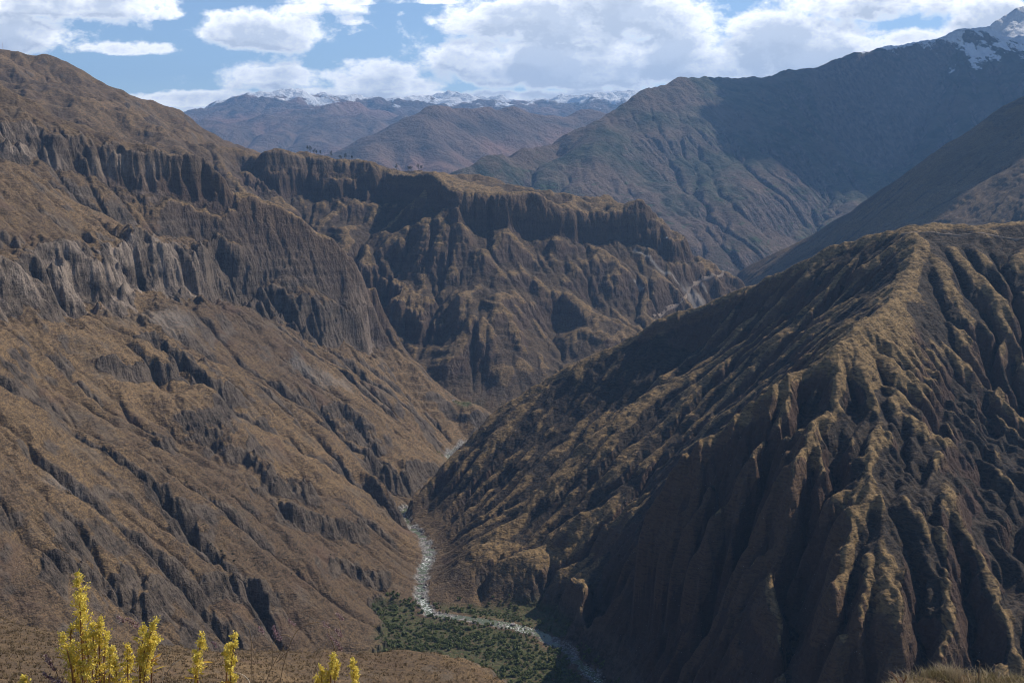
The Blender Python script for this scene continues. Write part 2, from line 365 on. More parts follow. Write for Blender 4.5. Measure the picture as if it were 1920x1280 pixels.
def polydist(X, Y, pts, step):
    """distance to the nearest sample of a polyline, and which sample"""
    pts = np.array(pts, float); out = []
    for a, b in zip(pts[:-1], pts[1:]):
        n = max(1, int(np.hypot(*(b-a)[:2])/step)); out.append(a+(b-a)*(np.arange(n)/n)[:, None])
    q = np.concatenate(out+[pts[-1:]]); d = np.full(X.shape, 1e9, np.float32); k = np.zeros(X.shape, np.int32)
    for i, p in enumerate(q):
        e = (X-p[0])**2+(Y-p[1])**2; c = e < d; d = np.where(c, e, d); k = np.where(c, i, k)
    return np.sqrt(d), k, q
def carve(F):
    m = (F.z < -680); iy, ix = np.nonzero(m); X = (F.x0+ix*F.dx).astype(np.float32); Y = (F.y0+iy*F.dx).astype(np.float32)
    d, k, q = polydist(X, Y, F.river, 24)
    d = d+fbm(X, Y, 60, 3, 77)*5
    zr = q[k, 2]-2.5; bed = zr+np.clip(d-7, 0, 8)*.5
    cap = np.where(d < 12, bed, bed+np.clip(d-12, 0, 1e4)*np.where(Y > 2450, 6.0, 1.7))
    veg = (X > -300) & (X < 100) & (Y < 2110) & (F.z[iy, ix] < -875)
    z = F.z[iy, ix]; F.z[iy, ix] = np.where(veg & (d > 12), np.minimum(z, zr+6), np.minimum(z, cap))
def hit(F, px, py, y0=1000, y1=7500, n=1400):
    """where the line of sight through a point of the photograph meets the ground"""
    t = y0*(y1/y0)**(np.arange(n)/(n-1)); u = P(px, py, 1.0); h = F.sample(t*u[0], t)-t*u[2]
    i = np.argmax(h > 0); i = max(1, i)
    f = h[i-1]/(h[i-1]-h[i]+1e-9); Yh = t[i-1]+(t[i]-t[i-1])*f
    return np.array([Yh*u[0], Yh, Yh*u[2]])
CLIFFS = [  # centre line in the photograph, height, thickness of the band, reach
    ([(-200, 240), (0, 262), (60, 262), (130, 285), (230, 318), (300, 335), (370, 340)], 70, 32, 150),
    ([(130, 520), (200, 520), (260, 500), (330, 500), (400, 510)], 85, 38, 170),
    ([(-200, 540), (0, 545), (60, 550), (90, 560)], 60, 30, 120),
    ([(400, 520), (470, 560), (560, 590), (620, 610), (680, 620)], 60, 32, 120),
    ([(390, 790), (430, 840), (470, 850), (540, 905), (590, 920)], 30, 18, 75), ([(640, 780), (680, 840), (700, 870)], 20, 16, 70), ([(300, 650), (350, 690), (420, 750)], 24, 18, 80), ([(230, 690), (300, 700)], 18, 12, 60),
    ([(520, 960), (600, 985), (680, 1000)], 20, 12, 50), ([(120, 1060), (200, 1090), (280, 1130)], 15, 14, 60), ([(400, 1090), (470, 1120)], 18, 12, 45),
    ([(700, 880), (760, 910), (800, 880)], 30, 16, 70),
    ([(640, 1060), (720, 1090)], 16, 9, 50),
    ([(500, 345), (560, 350), (620, 355), (700, 350)], 45, 30, 130),
    ([(880, 400), (960, 410), (1040, 420), (1120, 425), (1200, 430), (1280, 470)], 36, 26, 120),
    ([(700, 520), (740, 560), (800, 620)], 45, 24, 90),
]
def cliffs(F):
    F.cl = np.zeros(F.z.shape, np.float32); X, Y = F.xy(); src = F.z.copy(); S = Field.__new__(Field); S.__dict__.update(F.__dict__); S.z = src
    for ci, (pix, H, wd, R) in enumerate(CLIFFS):
        pts = [hit(S, px, py) for px, py in pix]; a = np.array(pts)
        x0, x1, y0, y1 = a[:, 0].min()-2*R, a[:, 0].max()+2*R, a[:, 1].min()-2*R, a[:, 1].max()+2*R
        sx = slice(max(0, int((x0-F.x0)/F.dx)), max(1, int((x1-F.x0)/F.dx))); sy = slice(max(0, int((y0-F.y0)/F.dx)), max(1, int((y1-F.y0)/F.dx)))
        x = X[sy, sx]; y = Y[sy, sx]; d, k, q = polydist(x, y, pts, 15); zc = q[k, 2]; zz = F.z[sy, sx]
        n = fbm(x, y, 110, 6, 40+ci, gain=.6)*1.3
        mk = np.exp(-(d/R)**4)*np.clip(1+.6*fbm(x, y, 260, 2, 60+ci), .3, 1.2)
        s_ = (zz-zc)/wd+n*.8
        F.z[sy, sx] = zz+mk*H*.5*s_*np.exp(.5-s_*s_/2)
        F.cl[sy, sx] = np.maximum(F.cl[sy, sx], mk*np.exp(-(s_/1.15)**4))
NEAR_K = .075
def river_mask(F, L):
    d = F.dx*L; ny, nx = (F.ny+L-1)//L, (F.nx+L-1)//L; m = np.zeros((ny, nx), bool)
    r = np.array(F.river)
    for a, b in zip(r[:-1], r[1:]):
        t = np.linspace(0, 1, int(np.hypot(*(b-a)[:2])/d*2)+2)[:, None]; p = a+(b-a)*t
        ix = np.rint((p[:, 0]-F.x0)/d).astype(int); iy = np.rint((p[:, 1]-F.y0)/d).astype(int)
        ok = (ix >= 0) & (ix < nx) & (iy >= 0) & (iy < ny); m[iy[ok], ix[ok]] = True
    return m
def blur(a, r, it=2):
    for _ in range(it):
        for ax in (0, 1):
            p = np.pad(a, [(r+1, r) if k == ax else (0, 0) for k in (0, 1)], mode='edge')
            c = np.cumsum(p, axis=ax, dtype=np.float64); n = a.shape[ax]
            a = ((np.take(c, range(2*r+1, 2*r+1+n), ax)-np.take(c, range(0, n), ax))/(2*r+1)).astype(np.float32)
    return a

def grid_mesh(name, X, Y, Z, mat, attrs={}, smooth=True):
    nr, nc = X.shape; N = nr*nc
    co = np.empty((N, 3), np.float32); co[:, 0] = X.ravel(); co[:, 1] = Y.ravel(); co[:, 2] = Z.ravel()
    i = np.arange(N, dtype=np.int32).reshape(nr, nc)
    q = np.stack([i[:-1, :-1], i[:-1, 1:], i[1:, 1:], i[1:, :-1]], -1).reshape(-1, 4)
    me = bpy.data.meshes.new(name); nq = len(q)
    me.vertices.add(N); me.vertices.foreach_set('co', co.ravel())
    me.loops.add(nq*4); me.loops.foreach_set('vertex_index', q.ravel())
    me.polygons.add(nq); me.polygons.foreach_set('loop_start', np.arange(0, nq*4, 4, dtype=np.int32))
    me.polygons.foreach_set('use_smooth', np.full(nq, smooth))
    me.update(calc_edges=True)
    for k, v in attrs.items():
        at = me.attributes.new(k, 'FLOAT', 'POINT'); at.data.foreach_set('value', v.ravel().astype(np.float32))
    me.materials.append(mat)
    o = bpy.data.objects.new(name, me); scene.collection.objects.link(o)
    return o

def mat_ground(name, kind='near'):
    m = bpy.data.materials.new(name); m.use_nodes = True; w = NT(m.node_tree)
    geo = w.n('ShaderNodeNewGeometry'); pos = geo.outputs['Position']
    sz = w.n('ShaderNodeSeparateXYZ', ins={0: pos}).outputs
    k = {'near': 1.0, 'far': .25, 'range': .08, 'hill': 6.0}[kind]
    rock, flow = w.attr('rock'), w.attr('flow')
    big = w.noise(pos, .0035*min(k, 1), 4, .6); mid = w.noise(pos, .02*k, 7, .62); fin = w.noise(pos, .16*k, 5, .65)
    # horizontal beds of rock, gently tilted, and vertical fluting
    bedv = w.n('ShaderNodeCombineXYZ', ins={0: w.math('MULTIPLY', sz[0], .003*k), 1: w.math('MULTIPLY', sz[1], .003*k), 2: w.math('MULTIPLY', sz[2], .05*k)}).outputs[0]
    bed = w.noise(bedv, 1.0, 6, .6, .3)
    flv = w.n('ShaderNodeCombineXYZ', ins={0: w.math('MULTIPLY', sz[0], .09*k), 1: w.math('MULTIPLY', sz[1], .09*k), 2: w.math('MULTIPLY', sz[2], .012*k)}).outputs[0]
    flu = w.noise(flv, 1.0, 5, .65, .2)
    # stock paths and terracettes: long along the contour, short up the slope
    tev = w.n('ShaderNodeCombineXYZ', ins={0: w.math('MULTIPLY', sz[0], .07*k), 1: w.math('MULTIPLY', sz[1], .07*k), 2: w.math('MULTIPLY', sz[2], .30*k)}).outputs[0]
    ter = w.noise(tev, 1.0, 4, .6, .8)
    if kind in ('near', 'hill'):
        tuft = w.noise(pos, .42*k, 4, .72)
        ta = w.mapr(w.math('ADD', tuft, w.math('MULTIPLY', w.math('SUBTRACT', ter, .5), .7)), .40, .62)
        grass = w.mix(ta, (.084, .058, .036), w.mix(w.mapr(mid, .35, .65), (.180, .120, .064), (.310, .202, .102)))
        brush = w.mix(ta, (.056, .040, .028), (.150, .101, .060))
        grass = w.mix(w.mapr(w.math('ADD', w.math('MULTIPLY', w.noise(pos, .0018*k, 3, .5), .55), w.math('MULTIPLY', mid, .45)), .45, .54), grass, brush)
        scree = w.mix(fin, (.078, .063, .050), (.175, .145, .115))
        soil = w.mix(w.math('MULTIPLY', w.mapr(w.noise(pos, .006*k, 5, .6), .58, .70), .7), grass, w.mix(fin, (.085, .055, .040), (.15, .095, .068)))
        soil = w.mix(w.math('MULTIPLY', w.mapr(w.noise(pos, .009*k, 6, .65), .55, .66), .5), soil, scree)
        rk = w.mix(w.mapr(w.math('ADD', bed, w.math('MULTIPLY', w.math('SUBTRACT', fin, .5), .8)), .35, .65), (.050, .040, .032), (.135, .105, .080))
        rk = w.mix(w.mapr(flu, .52, .75), rk, (.155, .120, .098))
        if kind == 'near':
            pale = w.math('MULTIPLY', w.attr('pale'), w.mapr(w.noise(pos, .011, 7, .7), .45, .55))
            rk = w.mix(pale, rk, w.mix(w.mapr(flu, .3, .7), (.15, .12, .095), (.38, .30, .235)))
        rkf = w.mapr(w.math('ADD', rock, w.math('MULTIPLY', w.math('SUBTRACT', mid, .5), 1.6)), .30, .62, smooth=True)
        col = w.mix(rkf, soil, rk)
        if kind == 'near':
            dk = w.attr('scrub')                                   # dark thorn scrub of the right ridge with shade put into its tone, dry grass on its crests
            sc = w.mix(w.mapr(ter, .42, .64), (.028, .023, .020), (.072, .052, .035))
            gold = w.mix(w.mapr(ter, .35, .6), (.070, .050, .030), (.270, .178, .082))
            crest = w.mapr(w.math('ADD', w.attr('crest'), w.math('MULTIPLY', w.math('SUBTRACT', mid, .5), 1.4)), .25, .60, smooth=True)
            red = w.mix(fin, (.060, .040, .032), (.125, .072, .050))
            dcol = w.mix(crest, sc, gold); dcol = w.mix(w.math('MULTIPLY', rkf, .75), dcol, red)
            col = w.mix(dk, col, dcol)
            col = w.mix(w.attr('streak'), col, w.mix(fin, (.24, .21, .185), (.36, .33, .30)))
            col = w.mix(w.math('MULTIPLY', w.attr('green'), w.mapr(fin, .35, .55)), col, (.060, .082, .030))
            bank = w.attr('bank')
            peb = w.n('ShaderNodeTexVoronoi', feature='F1', ins={'Vector': pos, 'Scale': .28})
            col = w.mix(bank, col, w.mix(w.mapr(peb.outputs['Distance'], .1, .7), (.42, .40, .38), (.13, .12, .11)))
        # dark shrubs and pale stones as specks
        vor = w.n('ShaderNodeTexVoronoi', feature='F1', ins={'Vector': pos, 'Scale': .13 if kind == 'near' else .5})
        sp = w.math('MULTIPLY', w.mapr(vor.outputs['Distance'], .20, .10), w.mapr(w.noise(pos, .03*k, 3, .5), .48, .60))
        col = w.mix(w.math('MULTIPLY', sp, .75), col, (.035, .032, .020))
        v2 = w.n('ShaderNodeTexVoronoi', feature='F1', ins={'Vector': pos, 'Scale': .21 if kind == 'near' else .8})
        s2 = w.math('MULTIPLY', w.mapr(v2.outputs['Distance'], .14, .08), w.mapr(w.noise(pos, .05*k, 3, .5), .55, .63))
        col = w.mix(w.math('MULTIPLY', s2, .7), col, (.38, .35, .32))
        tr = w.mapr(w.math('ABSOLUTE', w.math('SUBTRACT', ter, .5)), .012, .0)   # bare paths
        col = w.mix(w.math('MULTIPLY', tr, .28), col, (.25, .19, .12))
    elif kind == 'far':
        veg = w.mix(w.mapr(mid, .4, .62), (.020, .030, .020), (.085, .080, .052))
        dry = w.mix(mid, (.042, .032, .026), (.19, .135, .10))
        f = w.mapr(w.math('ADD', w.noise(pos, .0012, 5, .6), w.math('MULTIPLY', sz[0], -.00003)), .38, .52)
        col = w.mix(f, veg, dry)
        rk = w.mix(w.mapr(flu, .4, .7), (.06, .052, .050), (.20, .15, .125))
        col = w.mix(w.mapr(w.math('ADD', rock, w.math('MULTIPLY', w.math('SUBTRACT', mid, .5), 2.2)), .35, .9), col, rk)
        # fields on steps, and their pale edges
        te = w.noise(w.n('ShaderNodeCombineXYZ', ins={0: w.math('MULTIPLY', sz[0], .006), 1: w.math('MULTIPLY', sz[1], .006), 2: w.math('MULTIPLY', sz[2], .03)}).outputs[0], 1.0, 4, .6, .6)
        lowz = w.mapr(sz[2], 250, -250)
        col = w.mix(w.math('MULTIPLY', w.math('MULTIPLY', w.mapr(te, .60, .64), lowz), .8), col, (.05, .08, .032))
        col = w.mix(w.math('MULTIPLY', w.math('MULTIPLY', w.mapr(w.math('ABSOLUTE', w.math('SUBTRACT', te, .45)), .007, .0), lowz), .7), col, (.40, .31, .23))
    else:
        col = w.mix(w.mapr(mid, .35, .65), (.060, .046, .038), (.19, .128, .095))
        col = w.mix(w.mapr(w.noise(pos, .0005, 4, .6), .5, .62), col, (.22, .13, .095))
        col = w.mix(w.mapr(rock, .2, .9), col, (.11, .09, .08))
    bh = w.math('ADD', w.math('MULTIPLY', mid, 1.0), w.math('MULTIPLY', fin, .42))
    bh = w.math('ADD', bh, w.math('MULTIPLY', ter, .45 if kind != 'range' else .2))
    bh = w.math('ADD', bh, w.math('MULTIPLY', w.math('MULTIPLY', flu, 1.6), rock))
    rough = .92
    if kind in ('far', 'range'):
        lo = 1050 if kind == 'far' else 1010
        sn = w.math('ADD', sz[2], w.math('MULTIPLY', w.math('SUBTRACT', w.noise(pos, .0022 if kind == 'far' else .0007, 8, .68), .5), 1600 if kind == 'far' else 2100))
        sn = w.math('SUBTRACT', sn, w.math('MULTIPLY', rock, 200))
        snow = w.mapr(sn, lo+(210 if kind == 'far' else 480), lo+(300 if kind == 'far' else 600), smooth=True)
        col = w.mix(snow, col, (.82, .84, .88))
    bump = w.n('ShaderNodeBump', ins={'Strength': 1.0, 'Distance': {'near': 7, 'far': 38, 'range': 140, 'hill': 1.0}[kind], 'Height': bh})
    b = w.n('ShaderNodeBsdfPrincipled', ins={'Base Color': col, 'Roughness': rough, 'Specular IOR Level': .12, 'Normal': bump.outputs[0]})
    o = w.n('ShaderNodeOutputMaterial'); w.link(b.outputs[0], o.inputs[0])
    return m
def polar(r0, r1, nr, az, jit=None):
    r = r0*(r1/r0)**(np.arange(nr)/(nr-1.)); a = az*D2R
    return (r[:, None]*np.sin(a)[None, :]).astype(np.float32), (r[:, None]*np.cos(a)[None, :]).astype(np.float32)
def slope(F):
    gy, gx = np.gradient(F.z, F.dx); return np.hypot(gx, gy)

def slope(F, z=None, dx=None):
    gy, gx = np.gradient(F.z if z is None else z, dx or F.dx); return np.hypot(gx, gy)
def refine(F, y1, x0, x1, iters, K):
    """the part in view again on a 4 m grid"""
    i0, i1, j1 = int((x0-F.x0)/F.dx), int((x1-F.x0)/F.dx), int((y1-F.y0)/F.dx)
    G = Field(F.x0+i0*F.dx, F.x0+i1*F.dx, F.y0, F.y0+j1*F.dx, F.dx/2)
    z0_ = F.z; gy, gx = np.gradient(z0_, F.dx); XX, YY = F.xy()
    zt = z0_+XX*.05+fbm(XX, YY, 300, 3, 611)*22; lam = 26.0
    mk = np.clip((np.hypot(gx, gy)-.6)/.3, 0, 1)*np.clip(.45+1.1*fbm(XX, YY, 240, 4, 613), 0, 1)*np.clip((z0_+870)/30, 0, 1)*(1-.75*right_side(F, XX, YY)*(YY < 4200))
    z0_ = z0_+mk*.85*np.sin(zt*2*np.pi/lam)*lam/2/np.pi
    G.z = up2(z0_[:j1+1, i0:i1+1].astype(np.float32), F.dx); G.ny, G.nx = G.z.shape; X, Y = G.xy(); G.cl = up2(F.cl[:j1+1, i0:i1+1], F.dx)
    hi = np.clip((G.z+880)/40, 0, 1); pre = G.z+hi*fbm(X, Y, 46, 4, 33, gain=.6)*3.6
    z, A = erode(pre, G.dx, iters, K*kmap(F, X, Y).ravel(), seed=11, jit=.6)
    z = z+blur(pre-z, 5)*.8*hi; G.A = A; G.river = F.river
    G.z = z+np.clip((z-blur(z, 2))*.75+(z-blur(z, 6))*.16, -6, 8)*hi*(.4+.6*right_side(F, X, Y)*(Y < 2150))      # keen edges on the crests
    return G

near = build_near()
fine = refine(near, 5600, -2800, 2800, 8, NEAR_K*.7); log('refined')
X, Y = polar(930, 8600, 1700, np.concatenate([np.linspace(-42, -27, 110, endpoint=False), np.linspace(-27, 27, 1500), np.linspace(27.2, 42, 110)]))
def near_z(X, Y):
    Z = bic(near.z, (X-near.x0)/8, (Y-near.y0)/8)
    Zf = bic(fine.z, (X-fine.x0)/4, (Y-fine.y0)/4)
    e = np.minimum(np.minimum(X-fine.x0, fine.x0+(fine.nx-1)*4-X), fine.y0+(fine.ny-1)*4-Y); t = np.clip((e-40)/160, 0, 1)
    return Z*(1-t)+Zf*t
Z = near_z(X, Y); sl = near.sample(X, Y, slope(near)).astype(np.float32); cl = near.sample(X, Y, near.cl).astype(np.float32)
hi = np.clip((Z+885)/20, 0, 1); rk = np.clip((sl-.95)/.35+cl, 0, 1)
Z = Z+hi*(fbm(X, Y, 15, 4, 90, gain=.6)*(.8+2.2*rk)+fbm(X, Y, 34, 4, 95, ridged=True, gain=.6)*(.4+3.6*rk))
FLOW = np.log2(np.maximum(near.A, 64)/64).astype(np.float32)
def stroke(pix, R, taper=True, Fh=None):
    """a painted patch or streak of other ground, along a line that lies on the terrain"""
    pts = [hit(near, a, b) for a, b in pix]
    m = (np.abs(Y-np.mean([p[1] for p in pts])) < 900)
    out = np.zeros(X.shape, np.float32); d, k, q = polydist(X[m], Y[m], pts, max(R*.5, 6))
    d = d+fbm(X[m], Y[m], R*1.5, 3, 300)*R*.45
    out[m] = np.clip(1.3-d/R, 0, 1); return out
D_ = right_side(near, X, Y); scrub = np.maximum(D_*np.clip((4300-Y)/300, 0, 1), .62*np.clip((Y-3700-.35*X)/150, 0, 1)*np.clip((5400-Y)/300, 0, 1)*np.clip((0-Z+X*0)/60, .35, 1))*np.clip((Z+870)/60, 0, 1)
darkG = np.clip((Y-4300-0)/200, 0, 1)*D_*np.clip((X-900)/300, 0, 1)
cv = near.z-blur(near.z, 4); crest = near.sample(X, Y, cv).astype(np.float32)/7-.8*np.clip((-350-Z)/110, 0, 1)*np.clip((X-170)/80, 0, 1)*np.clip((2400-Y)/200, 0, 1)  # lower near wall loses its gold, its shade painted as darker ground
bench = stroke([(870, 1040), (940, 1030), (1010, 1035), (1080, 1050)], 90)+stroke([(1180, 950), (1110, 1010), (1060, 1060)], 50)+stroke([(1650, 640), (1640, 690)], 60)
bench = bench+.38*stroke([(1260, 850), (1160, 920), (1060, 975), (960, 1010)], 150)+.3*stroke([(1000, 760), (1060, 820), (1250, 740)], 120)+stroke([(830, 332), (900, 350), (1000, 366), (1150, 388)], 110)+stroke([(1660, 600), (1700, 640), (1780, 690), (1850, 740), (1920, 790)], 55)+stroke([(1445, 560), (1450, 620)], 18)+stroke([(1160, 625), (1220, 600)], 30)
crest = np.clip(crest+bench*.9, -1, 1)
pale = np.zeros(X.shape, np.float32)
for pix, R in (([(140, 520), (200, 530), (260, 510), (330, 470)], 120), ([(0, 550), (60, 540)], 80), ([(0, 270), (60, 275)], 80), ([(200, 320), (270, 330)], 60), ([(688, 590), (692, 620), (696, 645)], 50)):
    pale = np.maximum(pale, stroke(pix, R))
streak = np.zeros(X.shape, np.float32)
for pix, R in (([(1190, 468), (1235, 505), (1285, 545)], 9), ([(1292, 552), (1300, 560), (1310, 562)], 30), ([(1312, 528), (1324, 545)], 7), ([(1190, 525), (1205, 543)], 6),
               ([(560, 690), (620, 710), (650, 725)], 26), ([(300, 600), (340, 600)], 40), ([(90, 900), (140, 930)], 14)):
    streak = np.maximum(streak, stroke(pix, R)*(.8 if pix[0][0] > 1000 else .3))
green = np.maximum(stroke([(845, 752), (875, 756), (895, 760)], 26), stroke([(580, 312), (620, 316), (680, 318)], 40)*.8)
green = np.maximum(green, stroke([(820, 850), (830, 856)], 14))*np.clip(1.6-sl*2, 0, 1)
veg = np.clip((-868-Z)/12, 0, 1)*np.clip((2130-Y)/30, 0, 1)*np.clip((1400-X)/100, 0, 1)
iy, ix = np.nonzero((Z < -860)); rd = np.full(X.shape, 999, np.float32)
d_, k_, q_ = polydist(X[iy, ix], Y[iy, ix], near.river, 16); rd[iy, ix] = d_
bankm = np.clip((16+fbm(X, Y, 50, 2, 55)*9-rd)/6, 0, 1)*np.clip((-880-Z)/6, 0, 1)
green = np.maximum(green, .75*veg*np.clip((rd-24)/10, 0, 1))
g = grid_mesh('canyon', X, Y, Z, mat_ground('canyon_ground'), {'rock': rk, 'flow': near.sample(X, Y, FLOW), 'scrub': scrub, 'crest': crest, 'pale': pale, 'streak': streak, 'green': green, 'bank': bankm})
g['kind'] = 'structure'
log('canyon mesh')

# ------------------------------------------------------------------ far mountains
def far_ridge():
    F = Field(-1500, 9500, 8200, 17000, 20); L = lambda *pts: F.line([P(*p) for p in pts]); W = lambda *pts: F.line(pts)
    L((640, 420, 8700), (760, 378, 9000), (875, 326, 9500), (940, 300, 10000), (1000, 275, 10500), (1050, 256, 10900), (1100, 234, 11200), (1150, 205, 11500), (1190, 182, 11700), (1240, 166, 12000), (1290, 153, 12200), (1340, 141, 12500), (1365, 139, 12600), (1400, 139, 12700),
      (1445, 147, 12900), (1480, 139, 13000), (1520, 134, 13000), (1580, 120, 13300), (1630, 103, 13500), (1680, 92, 13800), (1740, 72, 14100), (1790, 62, 14300), (1815, 52, 14400), (1850, 54, 14500), (1880, 75, 14700), (1920, 62, 15200), (2050, 30, 15500), (2300, 0, 15500))
    L((1850, 40, 16400), (1880, 38, 16500), (1925, 22, 16500), (2050, 5, 16600))
    W((-1500, 8400, -780), (0, 8300, -930), (900, 8250, -955), (1550, 8300, -963), (2300, 8900, -930), (3300, 9600, -800), (4600, 10300, -600), (6500, 11000, -200), (9500, 11300, 200))
    # spurs toward the valley
    L((1050, 256, 10900), (1045, 300, 10500), (1000, 330, 10000), (985, 380, 9400), (1000, 420, 8900))
    L((1190, 182, 11700), (1200, 250, 11100), (1230, 300, 10500), (1250, 350, 10000), (1240, 400, 9500), (1290, 450, 8900))
    L((1340, 141, 12500), (1370, 230, 11600), (1400, 300, 10900), (1420, 360, 10200), (1400, 430, 9400), (1370, 480, 8900))
    L((1520, 134, 13000), (1540, 240, 12000), (1590, 330, 11200), (1540, 400, 10400), (1470, 460, 9700))
    L((1815, 52, 14400), (1750, 180, 13400), (1720, 260, 12600), (1640, 340, 11700))
    L((1130, 240, 10900), (1120, 300, 10200), (1110, 360, 9600), (1080, 400, 9100))
    L((1300, 200, 11700), (1310, 290, 10800), (1320, 370, 9900), (1330, 440, 9200))
    L((1460, 190, 12400), (1480, 290, 11300), (1480, 380, 10200), (1430, 460, 9500))
    W((-1500, 16900, -600), (2000, 15500, -300), (5000, 16900, 0), (9500, 16900, 900))
    W((-1500, 9900, -820), (-900, 11500, -780), (-300, 13500, -650), (600, 15800, -400))
    F.solve([16, 8, 4, 2, 1]); F.river = None
    F.z = weather(F, .11, None, amp=2.6, low=-960, coarse=24, fine=9)
    return F
def far_range():
    F = Field(-14500, 8000, 12500, 38000, 60); L = lambda *pts: F.line([P(*p) for p in pts]); W = lambda *pts: F.line(pts)
    # hill in front
    L((560, 330, 14500), (650, 303, 15000), (690, 281, 15200), (740, 257, 15500), (790, 235, 15800), (822, 222, 16000), (850, 228, 16200), (880, 240, 16500), (935, 231, 17000), (965, 224, 17300), (1010, 226, 17500), (1045, 236, 17800), (1100, 222, 18500), (1180, 215, 19000), (1300, 210, 19500))
    L((822, 222, 16000), (800, 258, 15300), (830, 300, 14500), (850, 330, 13800)); L((935, 231, 17000), (930, 280, 15800), (945, 320, 14700))
    L((650, 303, 15000), (690, 300, 14600), (740, 330, 13800)); L((740, 257, 15500), (735, 300, 14700), (760, 330, 14000))
    W((-14000, 12500, -200), (-6000, 12500, -700), (0, 12500, -900), (8000, 12500, -700))
    # behind it
    W((-9000, 19500, -300), (-5000, 18500, -500), (-2500, 19500, -300), (0, 21000, -100), (4000, 23000, 100))
    L((395, 262, 21000), (450, 240, 22500), (520, 213, 23800), (580, 193, 24500), (622, 178, 25000), (660, 190, 25500), (720, 205, 26000), (800, 215, 27000))
    L((622, 178, 25000), (640, 220, 23500), (600, 255, 21500), (560, 275, 20500)); L((660, 190, 25500), (720, 230, 23800), (690, 258, 21800))
    L((580, 193, 24500), (560, 235, 22800), (500, 260, 21000))
    L((0, 190, 27000), (200, 200, 28000), (322, 203, 29000), (345, 199, 29000), (375, 203, 29000), (400, 191, 29500), (425, 194, 29500), (450, 197, 30000), (490, 188, 30500), (520, 188, 31000), (560, 190, 31000), (590, 188, 31500), (640, 182, 32000), (665, 176, 32500), (690, 172, 32500), (710, 178, 32500), (740, 174, 33000), (770, 183, 33000),
      (800, 183, 33000), (830, 180, 33000), (860, 184, 33500), (890, 189, 33500), (920, 187, 33500), (960, 190, 33500), (1000, 189, 33500), (1040, 192, 33500), (1080, 184, 33500), (1120, 182, 33500), (1165, 178, 33500), (1200, 182, 33500), (1500, 185, 33500))
    L((400, 191, 29500), (420, 215, 27500), (430, 240, 25500)); L((740, 174, 33000), (790, 200, 31000), (850, 225, 28000)); L((960, 190, 33500), (950, 205, 31500), (990, 222, 28500))
    L((1080, 184, 33500), (1060, 200, 31500), (1050, 215, 29500)); L((860, 184, 33500), (870, 205, 30000))
    W((-14500, 38000, 0), (8000, 38000, 0))
    F.solve([16, 8, 4, 2, 1]); F.river = None
    F.z = weather(F, .2, None, amp=7.0, low=-900, coarse=24, fine=9)
    return F
def far_mesh(F, name, step, mat, amp):
    xs = np.arange(F.x0, F.x0+(F.nx-1)*F.dx, step, dtype=np.float32); ys = np.arange(F.y0, F.y0+(F.ny-1)*F.dx, step, dtype=np.float32)
    X = np.broadcast_to(xs[None, :], (len(ys), len(xs))); Y = np.broadcast_to(ys[:, None], (len(ys), len(xs)))
    Z = bic(F.z, (X-F.x0)/F.dx, (Y-F.y0)/F.dx)+fbm(X, Y, step*8, 3, 71)*amp+(np.clip((F.sample(X, Y)-200)/1200, 0, 1)*fbm(X, Y, 2600, 6, 72, ridged=True, gain=.58)*(190+np.clip((X+9000)/5000, 0, 1)*60)-np.clip((-6500-X)/4000, 0, 1)*260*(Y > 20000) if step > 20 else np.clip((F.sample(X, Y)+700)/500, 0, 1)*fbm(X, Y, 700, 6, 73, ridged=True, gain=.55)*34)
    sl = F.sample(X, Y, slope(F)).astype(np.float32)
    o = grid_mesh(name, X, Y, Z, mat, {'rock': np.clip((sl-.7)/.4, 0, 1), 'flow': F.sample(X, Y, np.log2(np.maximum(F.A, F.dx**2)/F.dx**2))})
    o['kind'] = 'structure'; return o
E = far_ridge(); far_mesh(E, 'mountain', 12, mat_ground('mountain_ground', 'far'), 5)
R = far_range(); far_mesh(R, 'snowy_range', 40, mat_ground('range_ground', 'range'), 14)
log('far')

# ------------------------------------------------------------------ the hill the camera stands on
def camera_hill():
    F = Field(-600, 480, -240, 1000, 4); L = lambda *pts: F.line([P(*p) for p in pts]); W = lambda *pts: F.line(pts)
    L((-300, 1050, 470), (0, 1150, 470), (130, 1180, 480), (280, 1208, 490), (400, 1216, 500), (600, 1218, 510), (760, 1212, 520), (830, 1221, 520), (880, 1234, 515), (925, 1256, 505), (950, 1282, 495), (990, 1340, 470), (1100, 1450, 430), (1400, 1560, 400), (2400, 1600, 400))
    L((-400, 1170, 330), (0, 1275, 330), (500, 1290, 340), (800, 1300, 340), (900, 1350, 330), (1100, 1420, 320), (1400, 1480, 300), (2200, 1550, 280))
    L((-400, 1300, 150), (0, 1390, 150), (900, 1400, 150), (2000, 1440, 150), (3000, 1440, 150))
    L((-500, 1500, 40), (0, 1500, 40), (900, 1500, 40), (2400, 1450, 40))
    W((-200, 0, 30), (-40, 0, 2), (-4, 0, -1.7), (4, 0, -1.7), (40, 0, -4), (200, 0, -20)); W((-600, -240, 130), (0, -240, 70), (480, -240, 30))
    L((-300, 1330, 640), (100, 1330, 640), (500, 1380, 640), (760, 1400, 630), (900, 1450, 600), (1400, 1700, 560))
    W((-600, 1000, -640), (0, 1000, -920), (480, 1000, -960)); W((480, 500, -420), (480, 700, -720)); W((100, 760, -720), (300, 760, -760))
    F.solve([16, 8, 4, 2, 1])
    X, Y = F.xy(); r = np.hypot(X, Y); hi = np.clip((r-60)/200, 0, 1)
    pre = F.z+hi*fbm(X, Y, 130, 4, 401)*5; z, A = erode(pre, 4, 8, .03, seed=5, jit=.6); F.z = z+blur(pre-z, 6)*.9; F.A = A
    return F
H = camera_hill()
az = np.concatenate([np.linspace(-180, -32, 120, endpoint=False), np.linspace(-32, 32, 900), np.linspace(32.5, 180, 120)])
